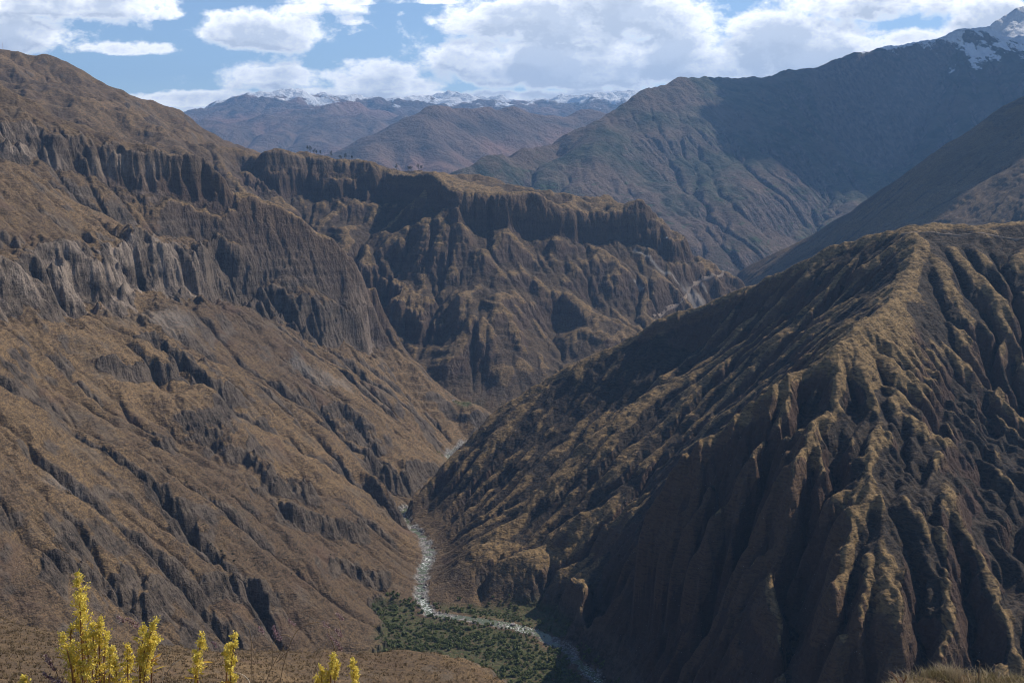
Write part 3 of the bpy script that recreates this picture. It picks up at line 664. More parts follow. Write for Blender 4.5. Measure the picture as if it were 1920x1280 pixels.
hx, hy = polar(1.0, 1020, 1000, az); hx = np.clip(hx, -595, 475); hy = np.clip(hy, -235, 995)
def hill_z(x, y):
    x = np.asarray(x, np.float32); y = np.asarray(y, np.float32); r = np.hypot(x, y)
    z = bic(H.z, (x-H.x0)/4, (y-H.y0)/4)
    t = np.clip(1-r/30, 0, 1)                                   # close to the camera a plain slope with a bank at the right
    zn = -1.62-.40*y-.02*x; z = z*(1-t)+zn*t
    for px, py, Yd, rr, hh in ((1745, 1345, 8.6, .6, .28), (1800, 1326, 8.8, .9, .3), (1910, 1332, 8.6, 1.2, .3)):
        b = P(px, py, Yd); d2 = ((x-b[0])**2+(y-b[1])**2)/rr**2; w = np.exp(-d2*d2); zt = b[2]
        z = np.where(w > .01, np.maximum(z, z*(1-w)+zt*w), z)
    return z+fbm(x, y, 6, 4, 410)*np.clip(r/200, 0, .35)+fbm(x, y, .7, 3, 415)*.04*np.clip(20/(r+1), 0, 1)
hz = hill_z(hx, hy)
hs = H.sample(hx, hy, slope(H, None, 4)).astype(np.float32)
o = grid_mesh('hillside', hx, hy, hz, mat_ground('hill_ground', 'hill'), {'rock': np.clip((hs-1.0)/.4, 0, 1), 'flow': hs*0})
o['kind'] = 'structure'
log('hill')

# ------------------------------------------------------------------ helpers for things
import random
def link(o, parent=None):
    scene.collection.objects.link(o); o.parent = parent; return o
def tag(o, label, cat, group=None, kind=None):
    if label: o['label'] = label
    if cat: o['category'] = cat
    if group: o['group'] = group
    if kind: o['kind'] = kind
    return o
def empty(name, loc): o = bpy.data.objects.new(name, None); o.location = loc; o.empty_display_size = .1; return link(o)
def simple_mat(name, rgb, rgb2=None, scale=1.0, rough=.9, spec=.2, bump=0, sub=0):
    m = bpy.data.materials.new(name); m.use_nodes = True; w = NT(m.node_tree)
    pos = w.n('ShaderNodeTexCoord').outputs['Object']; geo = w.n('ShaderNodeNewGeometry')
    n = w.noise(pos, scale, 4, .6); f = w.math('ADD', w.mapr(n, .3, .7), w.math('MULTIPLY', w.math('SUBTRACT', geo.outputs['Random Per Island'], .5), .8), clamp=True)
    col = w.mix(f, rgb, rgb2 or tuple(c*.6 for c in rgb))
    ins = {'Base Color': col, 'Roughness': rough, 'Specular IOR Level': spec}
    if bump: ins['Normal'] = w.n('ShaderNodeBump', ins={'Strength': .8, 'Distance': bump, 'Height': n}).outputs[0]
    b = w.n('ShaderNodeBsdfPrincipled', ins=ins); out = w.n('ShaderNodeOutputMaterial')
    if sub:
        t = w.n('ShaderNodeBsdfTranslucent', ins={0: col}); mx = w.n('ShaderNodeMixShader', ins={0: sub, 1: b.outputs[0], 2: t.outputs[0]})
        w.link(mx.outputs[0], out.inputs[0])
    else: w.link(b.outputs[0], out.inputs[0])
    return m
class MB:
    def __init__(s): s.v = []; s.f = []
    def add(s, v, f):
        b = len(s.v); s.v += [tuple(map(float, p)) for p in v]; s.f += [tuple(b+i for i in q) for q in f]
    def tube(s, pts, r0, r1, n=6):
        pts = [np.array(p, float) for p in pts]; v = []; f = []; m = len(pts)
        for i, p in enumerate(pts):
            t = pts[min(i+1, m-1)]-pts[max(i-1, 0)]; t /= np.linalg.norm(t)+1e-9
            a = np.cross(t, (0.3, 1, .1)); a /= np.linalg.norm(a)+1e-9; b = np.cross(t, a); r = r0+(r1-r0)*i/(m-1)
            for k in range(n): q = 2*math.pi*k/n; v.append(p+r*(math.cos(q)*a+math.sin(q)*b))
        for i in range(m-1):
            for k in range(n): f.append((i*n+k, i*n+(k+1) % n, (i+1)*n+(k+1) % n, (i+1)*n+k))
        f.append(tuple(range(n-1, -1, -1))); f.append(tuple((m-1)*n+k for k in range(n))); s.add(v, f)
    def leaf(s, p, d, L, wd, rng):
        d = np.array(d, float); d /= np.linalg.norm(d)+1e-9; a = np.cross(d, rng.normal(size=3)); a /= np.linalg.norm(a)+1e-9
        c = np.cross(d, a); p = np.array(p)
        s.add([p, p+d*L*.5+a*wd*.5+c*wd*.15, p+d*L, p+d*L*.5-a*wd*.5+c*wd*.15], [(0, 1, 2, 3)])
    def box(s, x0, x1, y0, y1, z0, z1):
        s.add([(x, y, z) for z in (z0, z1) for y in (y0, y1) for x in (x0, x1)], [(0, 2, 3, 1), (4, 5, 7, 6), (0, 1, 5, 4), (2, 6, 7, 3), (0, 4, 6, 2), (1, 3, 7, 5)])
    def mesh(s, name, mat, smooth=False):
        me = bpy.data.meshes.new(name); me.from_pydata(s.v, [], s.f); me.update(); me.materials.append(mat)
        if smooth: me.polygons.foreach_set('use_smooth', np.full(len(s.f), True))
        return me
    def build(s, name, mat, parent=None, smooth=False): return link(bpy.data.objects.new(name, s.mesh(name, mat, smooth)), parent)
_ICO = {}
def ico(sub):
    if sub not in _ICO:
        import bmesh
        bm = bmesh.new(); bmesh.ops.create_icosphere(bm, subdivisions=sub, radius=1)
        _ICO[sub] = (np.array([v.co[:] for v in bm.verts]), [tuple(v.index for v in f.verts) for f in bm.faces]); bm.free()
    return _ICO[sub]
def rock_mb(mb, c, size, rng, sub=2):
    v, f = ico(sub); v = v.copy()
    for _ in range(9):                                            # planes knock the ball into a broken block
        n = rng.normal(size=3); n /= np.linalg.norm(n); d = rng.uniform(.55, .85); h = v@n; k = h > d
        v[k] -= np.outer(h[k]-d, n)
    v = v*np.array(size)*(1+rng.normal(size=(len(v), 1))*.015); a = rng.uniform(0, 6.28); ca, sa = math.cos(a), math.sin(a)
    x = v[:, 0]*ca-v[:, 1]*sa; y = v[:, 0]*sa+v[:, 1]*ca
    mb.add(np.stack([x+c[0], y+c[1], v[:, 2]+c[2]], 1), f)
class Hits:
    z = None
def gz(x, y): return float(near_z(np.array([[x]], np.float32), np.array([[y]], np.float32))[0, 0])
def place(px, py): p = hit(near, px, py); p[2] = gz(p[0], p[1]); return p

# ------------------------------------------------------------------ river
def river():
    pts = np.array(near.river, float); out = []
    for a, b in zip(pts[:-1], pts[1:]):
        n = max(1, int(np.hypot(*(b-a)[:2])/6)); out.append(a+(b-a)*(np.arange(n)/n)[:, None])
    q = np.concatenate(out+[pts[-1:]]); q = q[(q[:, 1] < 4500)]
    for _ in range(3): q[1:-1, :2] = (q[:-2, :2]+2*q[1:-1, :2]+q[2:, :2])/4
    t = np.gradient(q[:, :2], axis=0); t /= np.linalg.norm(t, axis=1)[:, None]; nrm = np.stack([-t[:, 1], t[:, 0]], 1)
    ws = np.linspace(-14, 14, 14); X = (q[:, 0, None]+nrm[:, 0, None]*ws).astype(np.float32); Y = (q[:, 1, None]+nrm[:, 1, None]*ws).astype(np.float32)
    Z = np.repeat(q[:, 2, None], 14, 1).astype(np.float32)-1.0+fbm(X, Y, 7, 2, 9)*.15
    m = bpy.data.materials.new('river_water'); m.use_nodes = True; w = NT(m.node_tree); pos = w.n('ShaderNodeNewGeometry').outputs['Position']
    n = w.noise(pos, .25, 5, .65, .5); foam = w.math('MULTIPLY', w.mapr(n, .53, .60), w.attr('foam'))
    foam = w.math('MAXIMUM', foam, w.mapr(n, .76, .80))
    col = w.mix(foam, w.mix(w.noise(pos, .03, 3), (.085, .095, .042), (.125, .135, .065)), (.80, .82, .80))
    bp = w.n('ShaderNodeBump', ins={'Strength': .5, 'Distance': .5, 'Height': n})
    b = w.n('ShaderNodeBsdfPrincipled', ins={'Base Color': col, 'Roughness': w.mapr(foam, 0, 1, .22, .8), 'Normal': bp.outputs[0]})
    o = w.n('ShaderNodeOutputMaterial'); w.link(b.outputs[0], o.inputs[0])
    fo = np.zeros(X.shape, np.float32)
    for px, py, r in ((790, 1135, 60), (800, 1050, 45), (970, 1175, 30), (838, 852, 60), (1130, 1280, 50)):
        p = Pz(px, py, -893); fo = np.maximum(fo, np.exp(-((X-p[0])**2+(Y-p[1])**2)/r**2))
    grid_mesh('river', X, Y, Z, m, {'foam': fo})['kind'] = 'structure'
    return q, nrm
RQ, RN = river()
def stones():
    rng = np.random.RandomState(4); m = simple_mat('river_stone', (.36, .33, .30), (.14, .125, .11), .4, .9, .2, .3); mb = MB()
    ok = np.nonzero((RQ[:, 1] > 1700) & (RQ[:, 1] < 3500))[0]
    for i in range(2600):
        k = ok[rng.randint(len(ok))]; side = rng.choice([-1, 1]); w = side*abs(rng.normal(10, 4.5))
        if rng.rand() < .12: w = rng.uniform(-8, 8)
        x, y = RQ[k, 0]+RN[k, 0]*w, RQ[k, 1]+RN[k, 1]*w; z = min(gz(x, y), -885); r = .45+rng.exponential(.55)
        rock_mb(mb, (x, y, max(z, RQ[k, 2]-1.3)+r*.15), (r*rng.uniform(.8, 1.4), r, r*.7), rng, 1)
    tag(mb.build('river_stones', m), 'grey stones strewn along both banks of the river', 'stones', None, 'stuff')
    big = [(962, 1170, 4.6, 'large pale boulder standing in the river bend above the green thicket'),
           (800, 1096, 4.0, 'dark boulder at the right edge of the straight green river reach'),
           (793, 1120, 3.2, 'brownish boulder amid the white rapids above the bend'),
           (812, 1143, 2.6, 'low boulder beside the rapids where the river turns'),
           (838, 1156, 3.0, 'reddish flat boulder at the start of the river bend'),
           (935, 1168, 2.6, 'small boulder left of the large pale boulder'),
           (985, 1178, 2.4, 'grey boulder just right of the large pale boulder'),
           (1085, 1262, 3.6, 'brown boulder on the gravel bar at the bottom of the frame'),
           (1100, 1245, 2.2, 'small pale boulder on the gravel bar beside the dark cliff foot')]
    m2 = simple_mat('boulder_stone', (.50, .42, .38), (.30, .26, .24), .3, .9, .2, .4); m3 = simple_mat('boulder_stone_dark', (.24, .19, .165), (.13, .11, .10), .3, .9, .2, .4)
    for i, (px, py, r, lb) in enumerate(big):
        p = Pz(px, py, -892.5); mb = MB(); rock_mb(mb, (0, 0, 0), (r*1.25, r, r*.8), rng, 3)
        o = mb.build('boulder', m3 if i in (1, 2, 7) else m2); o.location = (p[0], p[1], -893.3+r*.25); tag(o, lb, 'boulder', 'boulders in the river')
stones(); log('river')

# ------------------------------------------------------------------ thicket on the valley floor
LEAF = [simple_mat('thicket_leaf', (.165, .185, .062), (.062, .080, .028), .3, .8, .2, 0, .2)]
def bush(mb, c, r, h, n, rng):
    lob = [(rng.normal(0, .42)*r, rng.normal(0, .42)*r, rng.uniform(.35, .8)*h, rng.uniform(.35, .6)) for _ in range(5)]
    v0, f0 = ico(1)
    for l in lob[:4]:                                              # the dense inner mass of twigs and leaves
        v = v0*(1+rng.normal(size=(len(v0), 1))*.2)*np.array([r*l[3]*.95, r*l[3]*.95, h*l[3]*.85])+np.array([c[0]+l[0], c[1]+l[1], c[2]+l[2]*.8]); mb.add(v, f0)
    for i in range(n):
        l = lob[rng.randint(5)]; d = rng.normal(size=3); d /= np.linalg.norm(d); d[2] = abs(d[2])*.9-.15; q = rng.uniform(.6, 1.05)
        p = (c[0]+l[0]+d[0]*r*l[3]*q, c[1]+l[1]+d[1]*r*l[3]*q, c[2]+max(0.05, l[2]+d[2]*h*l[3]*.8*q)); s = r**.6*rng.uniform(.22, .42)
        mb.leaf(p, d+rng.normal(size=3)*.6, s*1.5, s, rng)
def thicket():
    rng = np.random.RandomState(7); mb = MB(); n = 0; cnt_a = [0]
    for i in range(10500):
        x, y = rng.uniform(-330, 520), rng.uniform(1500, 2140); z = gz(x, y)
        if z > -872: continue
        cnt_a[0] += 1
        d = np.min((RQ[:, 0]-x)**2+(RQ[:, 1]-y)**2)**.5
        if d < 12: continue
        if float(right_side(near, np.array([x], np.float32), np.array([y], np.float32))[0]) > 0 and y > 1900 and x > -150 and rng.rand() < .8: continue
        dn = float(fbm(np.array([x], np.float32), np.array([y], np.float32), 70, 3, 12)[0])
        if dn < -.22 and rng.rand() < .8: continue
        r = rng.uniform(2.0, 3.6)*(1.5 if rng.rand() < .25 else 1); bush(mb, (x, y, z), r, r*rng.uniform(1.1, 1.7), int(18*r), rng); n += 1
    for k in range(150):                                           # green fringe under the bench cliff
        t = rng.rand(); p = Pz(845+t*140, 1135+t*16+rng.normal()*3, -890); r = rng.uniform(1.4, 3); bush(mb, (p[0], p[1], gz(p[0], p[1])), r, r*1.2, 34, rng)
    for cx, cy, R, N, in ((828, 853, 10, 30), (862, 754, 22, 40)):
        p = place(cx, cy)
        for k in range(N):
            x, y = p[0]+rng.normal()*R, p[1]+rng.normal()*R; r = rng.uniform(1.2, 2.4); bush(mb, (x, y, gz(x, y)), r, r*1.2, 24, rng)
    log('bushes %d of %d' % (n, cnt_a[0]))
    tag(mb.build('thicket', LEAF[0]), 'dense green scrub covering the flat inside the river bend', 'thicket', None, 'stuff')
thicket()
def slope_shrubs():
    rng = np.random.RandomState(17); m = simple_mat('shrub_leaf', (.045, .048, .024), (.020, .022, .012), .5, .9, .1); meshes = []
    for k in range(4):
        mb = MB(); bush(mb, (0, 0, 0), 2.1, 2.2, 90, rng); mb.tube([(0, 0, -.5), (.1, 0, .8)], .12, .06); meshes.append(mb.mesh('shrub', m))
    spots = [(396, 1024), (402, 1030), (418, 1034), (420, 1044), (436, 1038), (438, 1050), (456, 1040), (460, 1052), (478, 1044), (478, 1056), (545, 1078), (500, 1000), (620, 1040), (640, 1020), (380, 985), (330, 960), (300, 1010), (350, 905), (250, 880),
             (470, 960), (520, 935), (590, 960), (650, 955), (680, 1080), (560, 1030)]
    for i, (px, py) in enumerate(spots):
        p = place(px+rng.normal()*2, py); o = link(bpy.data.objects.new('shrub', meshes[i % 4])); s = rng.uniform(.7, 1.25)
        o.location = (p[0], p[1], p[2]-.2); o.scale = (s, s, s*rng.uniform(.8, 1.1)); o.rotation_euler[2] = rng.uniform(0, 6)
        tag(o, 'small dark rounded shrub dotted on the dry tan slope of the left canyon wall', 'shrub', 'dark shrubs dotted over the left slope')
slope_shrubs(); log('shrubs')

# ------------------------------------------------------------------ trees and huts on the plateau
def eucalyptus(p, h, w, label, seed):
    rng = np.random.RandomState(seed); h *= 1.2; w *= 1.35; t = empty('eucalyptus_tree', p); tag(t, label, 'tree', 'trees along the plateau rim')
    tr = MB(); top = (rng.normal()*.5, rng.normal()*.5, h*.92); tr.tube([(0, 0, -2), (rng.normal()*.3, rng.normal()*.3, h*.4), top], h*.022+.12, .06, 7)
    cr = MB()
    for k in range(10):
        z = h*rng.uniform(.3, .85); a = rng.uniform(0, 6.28); L = w*rng.uniform(.35, .6)*(1.15-z/h*.6); e = (math.cos(a)*L, math.sin(a)*L, z+L*.9)
        tr.tube([(0, 0, z), (e[0]*.5, e[1]*.5, z+L*.3), e], .13, .03, 5)
        for j in range(46):
            q = rng.normal(size=3)*np.array([w*.17, w*.17, h*.075]); d = rng.normal(size=3); d[2] -= .8
            cr.leaf((e[0]+q[0], e[1]+q[1], e[2]+q[2]), d, rng.uniform(1.0, 1.9), rng.uniform(.6, 1.1), rng)
    for j in range(70):
        q = rng.normal(size=3)*np.array([w*.13, w*.13, h*.12]); d = rng.normal(size=3); d[2] -= .6
        cr.leaf((q[0], q[1], h*.8+q[2]), d, rng.uniform(.7, 1.3), rng.uniform(.4, .7), rng)
    tr.build('trunk', M_BARK, t); cr.build('crown', M_EUC, t)
M_BARK = simple_mat('bark', (.17, .14, .11), (.09, .075, .06), 2); M_EUC = simple_mat('eucalyptus_leaf', (.040, .055, .028), (.018, .026, .015), .2, .8, .2, 0, .15)
TREES = [(578, 24, 9, 'tall eucalyptus leftmost in the row on the plateau skyline'), (583, 27, 8, 'second eucalyptus from the left on the plateau skyline'), (590, 23, 9, 'broad eucalyptus just right of the leftmost pair on the plateau'),
         (594, 19, 7, 'shorter tree at the right end of the left cluster on the plateau'), (601, 20, 5, 'thin single tree between the left cluster and the tallest tree on the plateau'), (621, 30, 7, 'tallest lone eucalyptus standing free on the plateau meadow'),
         (638, 17, 9, 'low round tree at the right edge of the plateau meadow'), (648, 25, 7, 'eucalyptus right of the meadow against the blue pyramid hill'), (660, 18, 5, 'slim tree left of the white hut on the plateau'),
         (743, 26, 8, 'lone eucalyptus in the dip between the two tan knolls'), (766, 17, 8, 'left tree of the pair in front of the pale prow of the middle massif'), (771, 18, 8, 'right tree of the pair in front of the pale prow of the middle massif'), (784, 27, 9, 'tall eucalyptus just left of the prow summit'), (790, 18, 9, 'bushy low tree touching the prow summit')]
def rim_point(px, back=40):
    """the highest line of sight along one bearing over the plateau"""
    t = np.linspace(4500, 5700, 400); u = P(px, 300, 1.0)[0]; a = near.sample(t*u, t)/t; i = int(np.argmax(a)); y = t[i]+back
    return np.array([y*u, y, gz(y*u, y)])
for i, (px, h, w, lb) in enumerate(TREES): eucalyptus(rim_point(px, -8), h, w, lb, 50+i)
def hut(p, s, rot, label, wallm, group):
    t = empty('hut', p); t.rotation_euler[2] = rot; tag(t, label, 'hut', group)
    b = MB(); b.box(-s, s, -s*.6, s*.6, -1.5, 2.6); wl = b.build('wall', wallm, t)
    r = MB(); r.add([(-s*1.1, -s*.75, 2.45), (s*1.1, -s*.75, 2.45), (s*1.1, 0, 3.9), (-s*1.1, 0, 3.9), (-s*1.1, s*.75, 2.45), (s*1.1, s*.75, 2.45), (-s*1.1, 0, 2.5), (s*1.1, 0, 2.5)], [(0, 1, 2, 3), (3, 2, 5, 4), (0, 3, 4), (1, 5, 2)])
    r.build('roof', M_ROOF, t)
    d = MB(); d.box(-.5, .5, -s*.6-.06, -s*.6+.02, -.2, 1.9); d.build('door', M_BARK, t)
M_ROOF = simple_mat('tin_roof', (.45, .42, .40), (.33, .27, .24), 1, .6, .4); M_WHITE = simple_mat('white_plaster', (.78, .76, .72), (.66, .63, .58), 1)
hut(rim_point(671, 12), 6, .3, 'tiny white hut among the trees on the plateau skyline', M_WHITE, 'huts')
hut(place(850, 751), 3.5, .1, 'small pale hut at the upper left of the green river terrace', M_WHITE, 'huts')
hut(place(1250, 447), 3.5, .2, 'single white hut on the dark brown slope under the end of the middle massif', M_WHITE, 'huts')
def mast():
    u = P(6, 100, 1.0)[0]; t = np.linspace(5000, 6200, 500); a = near.sample(t*u, t)/t; y = t[int(np.argmax(a))]; p = (y*u, y, gz(y*u, y))
    o = empty('radio_mast', p); tag(o, 'thin lattice radio mast on the summit at the upper left edge', 'mast')
    m = MB()
    for k in range(3):
        a = k*2.094; m.tube([(1.3*math.cos(a), 1.3*math.sin(a), -2), (.35*math.cos(a), .35*math.sin(a), 32)], .16, .12, 5)
    b = MB()
    for j in range(12):
        z = j*2.7; r = 1.3-.95*(z+2)/34; r2 = 1.3-.95*(z+4.7)/34
        for k in range(3):
            a, c = k*2.094, (k+1)*2.094; b.tube([(r*math.cos(a), r*math.sin(a), z), (r2*math.cos(c), r2*math.sin(c), z+2.7)], .07, .07, 4)
    st = simple_mat('mast_steel', (.45, .40, .38), (.5, .2, .15), .2, .5, .5); m.build('leg_frame', st, o); b.build('bracing', st, o)
    an = MB(); an.tube([(0, 0, 32), (0, 0, 38)], .1, .05, 5); an.build('antenna', st, o)
mast(); log('plateau things')

# ------------------------------------------------------------------ dirt roads
def road(name, pix, width, mat, lift=1.2):
    pts = [hit(near, a, b) for a, b in pix]; q = []
    for a, b in zip(pts[:-1], pts[1:]):
        n = max(2, int(np.hypot(*(b-a)[:2])/8)); q += [a+(b-a)*i/n for i in range(n)]
    q = np.array(q+[pts[-1]])
    for _ in range(4): q[1:-1] = (q[:-2]+2*q[1:-1]+q[2:])/4
    t = np.gradient(q[:, :2], axis=0); t /= np.linalg.norm(t, axis=1)[:, None]+1e-9; nr = np.stack([-t[:, 1], t[:, 0]], 1); ws = np.linspace(-width/2, width/2, 5)
    X = (q[:, 0, None]+nr[:, 0, None]*ws).astype(np.float32); Yy = (q[:, 1, None]+nr[:, 1, None]*ws).astype(np.float32)
    zz = near_z(X, Yy); Z = np.maximum(zz, blur(zz, 2).astype(np.float32))+lift
    # an earth bank under the lower edge
    X = np.concatenate([X[:, :1], X, X[:, -1:]], 1); Yy = np.concatenate([Yy[:, :1], Yy, Yy[:, -1:]], 1); Z = np.concatenate([Z[:, :1]-9, Z, Z[:, -1:]-9], 1)
    grid_mesh(name, X, Yy, Z.astype(np.float32), mat)['kind'] = 'structure'
M_DIRT = simple_mat('road_dirt', (.27, .21, .165), (.20, .155, .12), .05)
road('dirt_road', [(1225, 592), (1249, 579), (1260, 575), (1272, 569), (1283, 562), (1288, 549), (1290, 543), (1302, 532), (1311, 526), (1331, 521), (1341, 516), (1356, 514), (1369, 510)], 9, M_DIRT)
road('track', [(1690, 440), (1705, 437), (1750, 436), (1810, 437), (1860, 440), (1925, 444)], 2.4, M_DIRT, .6)

# ------------------------------------------------------------------ unseen clouds put above the frame to shade the far slopes
def cloud(c, size, label, seed):
    rng = np.random.RandomState(seed); mb = MB()
    v0, f = ico(4)
    for k in range(12):
        r = rng.uniform(.35, .55); o = np.array([rng.uniform(-.7, .7), rng.uniform(-.7, .7), rng.uniform(-.1, .25)]); v = v0*r*np.array([1, 1, .8])+o
        d = fbm((v[:, 0]*9+v[:, 2]*5).astype(np.float32), (v[:, 1]*9+v[:, 2]*7).astype(np.float32), 2.2, 4, seed+k)*.09
        v = v+v0*d[:, None]; v[:, 2] = np.maximum(v[:, 2], -.22); mb.add(v*np.array(size)+np.array(c), f)
    m = bpy.data.materials.get('cloud_vapour')
    if not m:
        m = bpy.data.materials.new('cloud_vapour'); m.use_nodes = True; w = NT(m.node_tree)
        a = w.n('ShaderNodeBsdfDiffuse', ins={0: (.9, .9, .92, 1)}); b = w.n('ShaderNodeBsdfTranslucent', ins={0: (.55, .57, .6, 1)})
        mx = w.n('ShaderNodeMixShader', ins={0: .35, 1: a.outputs[0], 2: b.outputs[0]}); o = w.n('ShaderNodeOutputMaterial'); w.link(mx.outputs[0], o.inputs[0])
    ob = mb.build('cloud', m, smooth=True); tag(ob, label, 'cloud'); ob['kind'] = 'structure'
def over(px, py, Yd, t, ):
    p = np.array(P(px, py, Yd)); return tuple(p+np.array(sv)*t)
cloud(over(1560, 150, 12700, 5200), (2500, 1250, 420), 'broad cumulus above the frame shading the big blue mountain', 3)
cloud(over(1790, 200, 13400, 4800), (1800, 1300, 380), 'cumulus above the frame shading the snowy right summit', 5)
cloud(over(1800, 330, 6400, 6200), (1300, 1000, 350), 'unseen cumulus added above the frame to darken the slope at the right', 9)
log('clouds')

# ------------------------------------------------------------------ air
HAZE = 2.5e-5
def haze_box():
    me = bpy.data.meshes.new('haze'); x0, x1, y0, y1, z0, z1 = -16000, 11000, -2500, 39000, -1130, 2900
    v = [(x, y, z) for z in (z0, z1) for y in (y0, y1) for x in (x0, x1)]
    me.from_pydata(v, [], [(0, 2, 3, 1), (4, 5, 7, 6), (0, 1, 5, 4), (2, 6, 7, 3), (0, 4, 6, 2), (1, 3, 7, 5)]); me.update()
    m = bpy.data.materials.new('haze'); m.use_nodes = True; w = NT(m.node_tree)
    v = w.n('ShaderNodeVolumePrincipled', ins={'Color': (.30, .56, 1.0, 1), 'Density': HAZE, 'Anisotropy': .2})
    o = w.n('ShaderNodeOutputMaterial'); w.link(v.outputs[0], o.inputs[1]); me.materials.append(m)
    ob = bpy.data.objects.new('haze', me); scene.collection.objects.link(ob); ob['kind'] = 'stuff'
    ob['label'] = 'thin blue haze filling the air over the canyon'; ob['category'] = 'haze'
haze_box()

# ------------------------------------------------------------------ plants on the near bank
def hz1(x, y): return float(hill_z(np.array([[x]]), np.array([[y]]))[0, 0])
M_PLUME = simple_mat('yellow_floret', (.93, .75, .19), (.70, .58, .10), 60, .7, .2, 0, .35)
M_STEM = simple_mat('red_stem', (.20, .085, .045), (.28, .15, .06), 20, .7)
M_YLEAF = simple_mat('yellowing_leaf', (.60, .30, .055), (.45, .38, .06), 30, .6, .2, 0, .3)
M_DRY = simple_mat('dry_stalk', (.30, .22, .14), (.17, .12, .08), 20, .8)
M_STRAW = simple_mat('bleached_stalk', (.55, .48, .38), (.42, .35, .26), 20, .8)
M_PINK = simple_mat('pink_bud', (.22, .11, .13), (.42, .33, .33), 80, .7, .2, 0, .2)
def plume(mb, p0, p1, r, rng, dens=1.0):
    """a spire of floret clusters between two points, ragged and tapering"""
    p0, p1 = np.array(p0), np.array(p1); L = np.linalg.norm(p1-p0); ax = (p1-p0)/L; nb = int(L/.0125*dens)
    for i in range(nb):
        t = (i+rng.rand())/nb; c = p0+(p1-p0)*t; rr = r*(math.sin(min(1, t*1.35+.30)*math.pi*.5)**1)*(1.0-t)**.75*rng.uniform(.35, 1.2)+.005
        a = rng.uniform(0, 6.28); s = np.cross(ax, (math.cos(a), math.sin(a), .2)); s /= np.linalg.norm(s)
        e = c+s*rr+ax*rr*.7
        for k in range(44):
            q = c+(e-c)*rng.uniform(.15, 1.05)+rng.normal(size=3)*.0055; mb.leaf(q, rng.normal(size=3)+ax*.5, rng.uniform(.006, .013), rng.uniform(.0045, .009), rng)
def yellow_plant(label, Yd, plumes, base_px, seed, leaves=()):
    rng = np.random.RandomState(seed); b = P(base_px[0], base_px[1], Yd); g = np.array((b[0], b[1]+.03, hz1(b[0], b[1]))); root = empty('yellow_plume_plant', tuple(g)); tag(root, label, 'plant', 'yellow plume plants on the near bank')
    st = MB()
    for (x0, y0, x1, y1, w) in plumes:
        dy = rng.normal()*.04; A = np.array(P(x0, y0, Yd+dy))-g; B = np.array(P(x1, y1, Yd+dy))-g; r = w/2/FPX*Yd*1.75
        st.tube([(rng.normal()*.01, rng.normal()*.01, -.03), A*np.array([.55, .6, .5])+np.array([0, 0, -.01]), A, A+(B-A)*.75], .0058, .0018, 6)
        mb = MB(); plume(mb, A, B, r, rng); mb.build('flower_plume', M_PLUME, root)
    st.build('stem', M_STEM, root)
    for (lx, ly, n) in leaves:
        lf = MB()
        c = np.array(P(lx, ly, Yd))-g
        for k in range(n):
            d = np.array([rng.normal(), rng.normal()*.6, rng.normal()*.5+.2]); lf.leaf(c+rng.normal(size=3)*.012, d, rng.uniform(.03, .055), rng.uniform(.006, .012), rng)
        lf.build('leaf', M_YLEAF, root)
yellow_plant('tallest yellow plume plant with many spires at the lower left', 4.0, [(150, 1155, 148, 1074, 30), (152, 1190, 150, 1115, 36), (158, 1225, 152, 1150, 44), (186, 1205, 189, 1157, 12), (180, 1250, 172, 1170, 38), (195, 1235, 200, 1185, 30), (165, 1228, 160, 1192, 20), (134, 1250, 118, 1188, 26), (140, 1275, 128, 1225, 30), (176, 1280, 170, 1238, 34), (205, 1262, 206, 1212, 18), (150, 1290, 138, 1212, 34), (158, 1300, 150, 1240, 30), (132, 1190, 136, 1168, 12), (190, 1285, 193, 1245, 14)], (165, 1400), 1, [(185, 1245, 5), (193, 1270, 5), (120, 1235, 3)])
yellow_plant('yellow plume plant leaning right beside the tallest one', 4.1, [(262, 1245, 292, 1161, 24), (262, 1235, 272, 1176, 26), (270, 1270, 285, 1200, 26), (222, 1295, 214, 1230, 18), (240, 1295, 239, 1210, 22), (262, 1290, 266, 1235, 22), (285, 1228, 294, 1190, 16)], (240, 1400), 2, [(278, 1250, 12), (285, 1240, 6), (268, 1262, 6)])
yellow_plant('short slim yellow spire with orange leaves below, left of the pair', 4.2, [(370, 1250, 377, 1188, 20), (366, 1272, 372, 1225, 16)], (360, 1400), 3, [(368, 1262, 10), (378, 1243, 3), (366, 1275, 6)])
yellow_plant('yellow spire with two tips, right of the pair near the dry twigs', 4.2, [(432, 1262, 441, 1190, 28), (430, 1296, 436, 1225, 26), (424, 1250, 426, 1210, 14)], (428, 1400), 4, [(430, 1275, 4)])
yellow_plant('pale yellow sprays with three thin tips among dry twigs', 4.6, [(620, 1268, 625, 1226, 9), (628, 1275, 632, 1240, 9), (602, 1300, 603, 1250, 12), (612, 1300, 616, 1262, 10), (590, 1300, 594, 1268, 10)], (608, 1400), 5)
yellow_plant('single narrow yellow tip rightmost of the yellow plants', 4.6, [(664, 1290, 662, 1235, 13), (668, 1296, 668, 1255, 10)], (664, 1400), 6)
yellow_plant('yellow tip barely showing at the bottom edge, far left', 3.9, [(46, 1310, 45, 1268, 16), (38, 1310, 38, 1276, 8)], (46, 1400), 7)
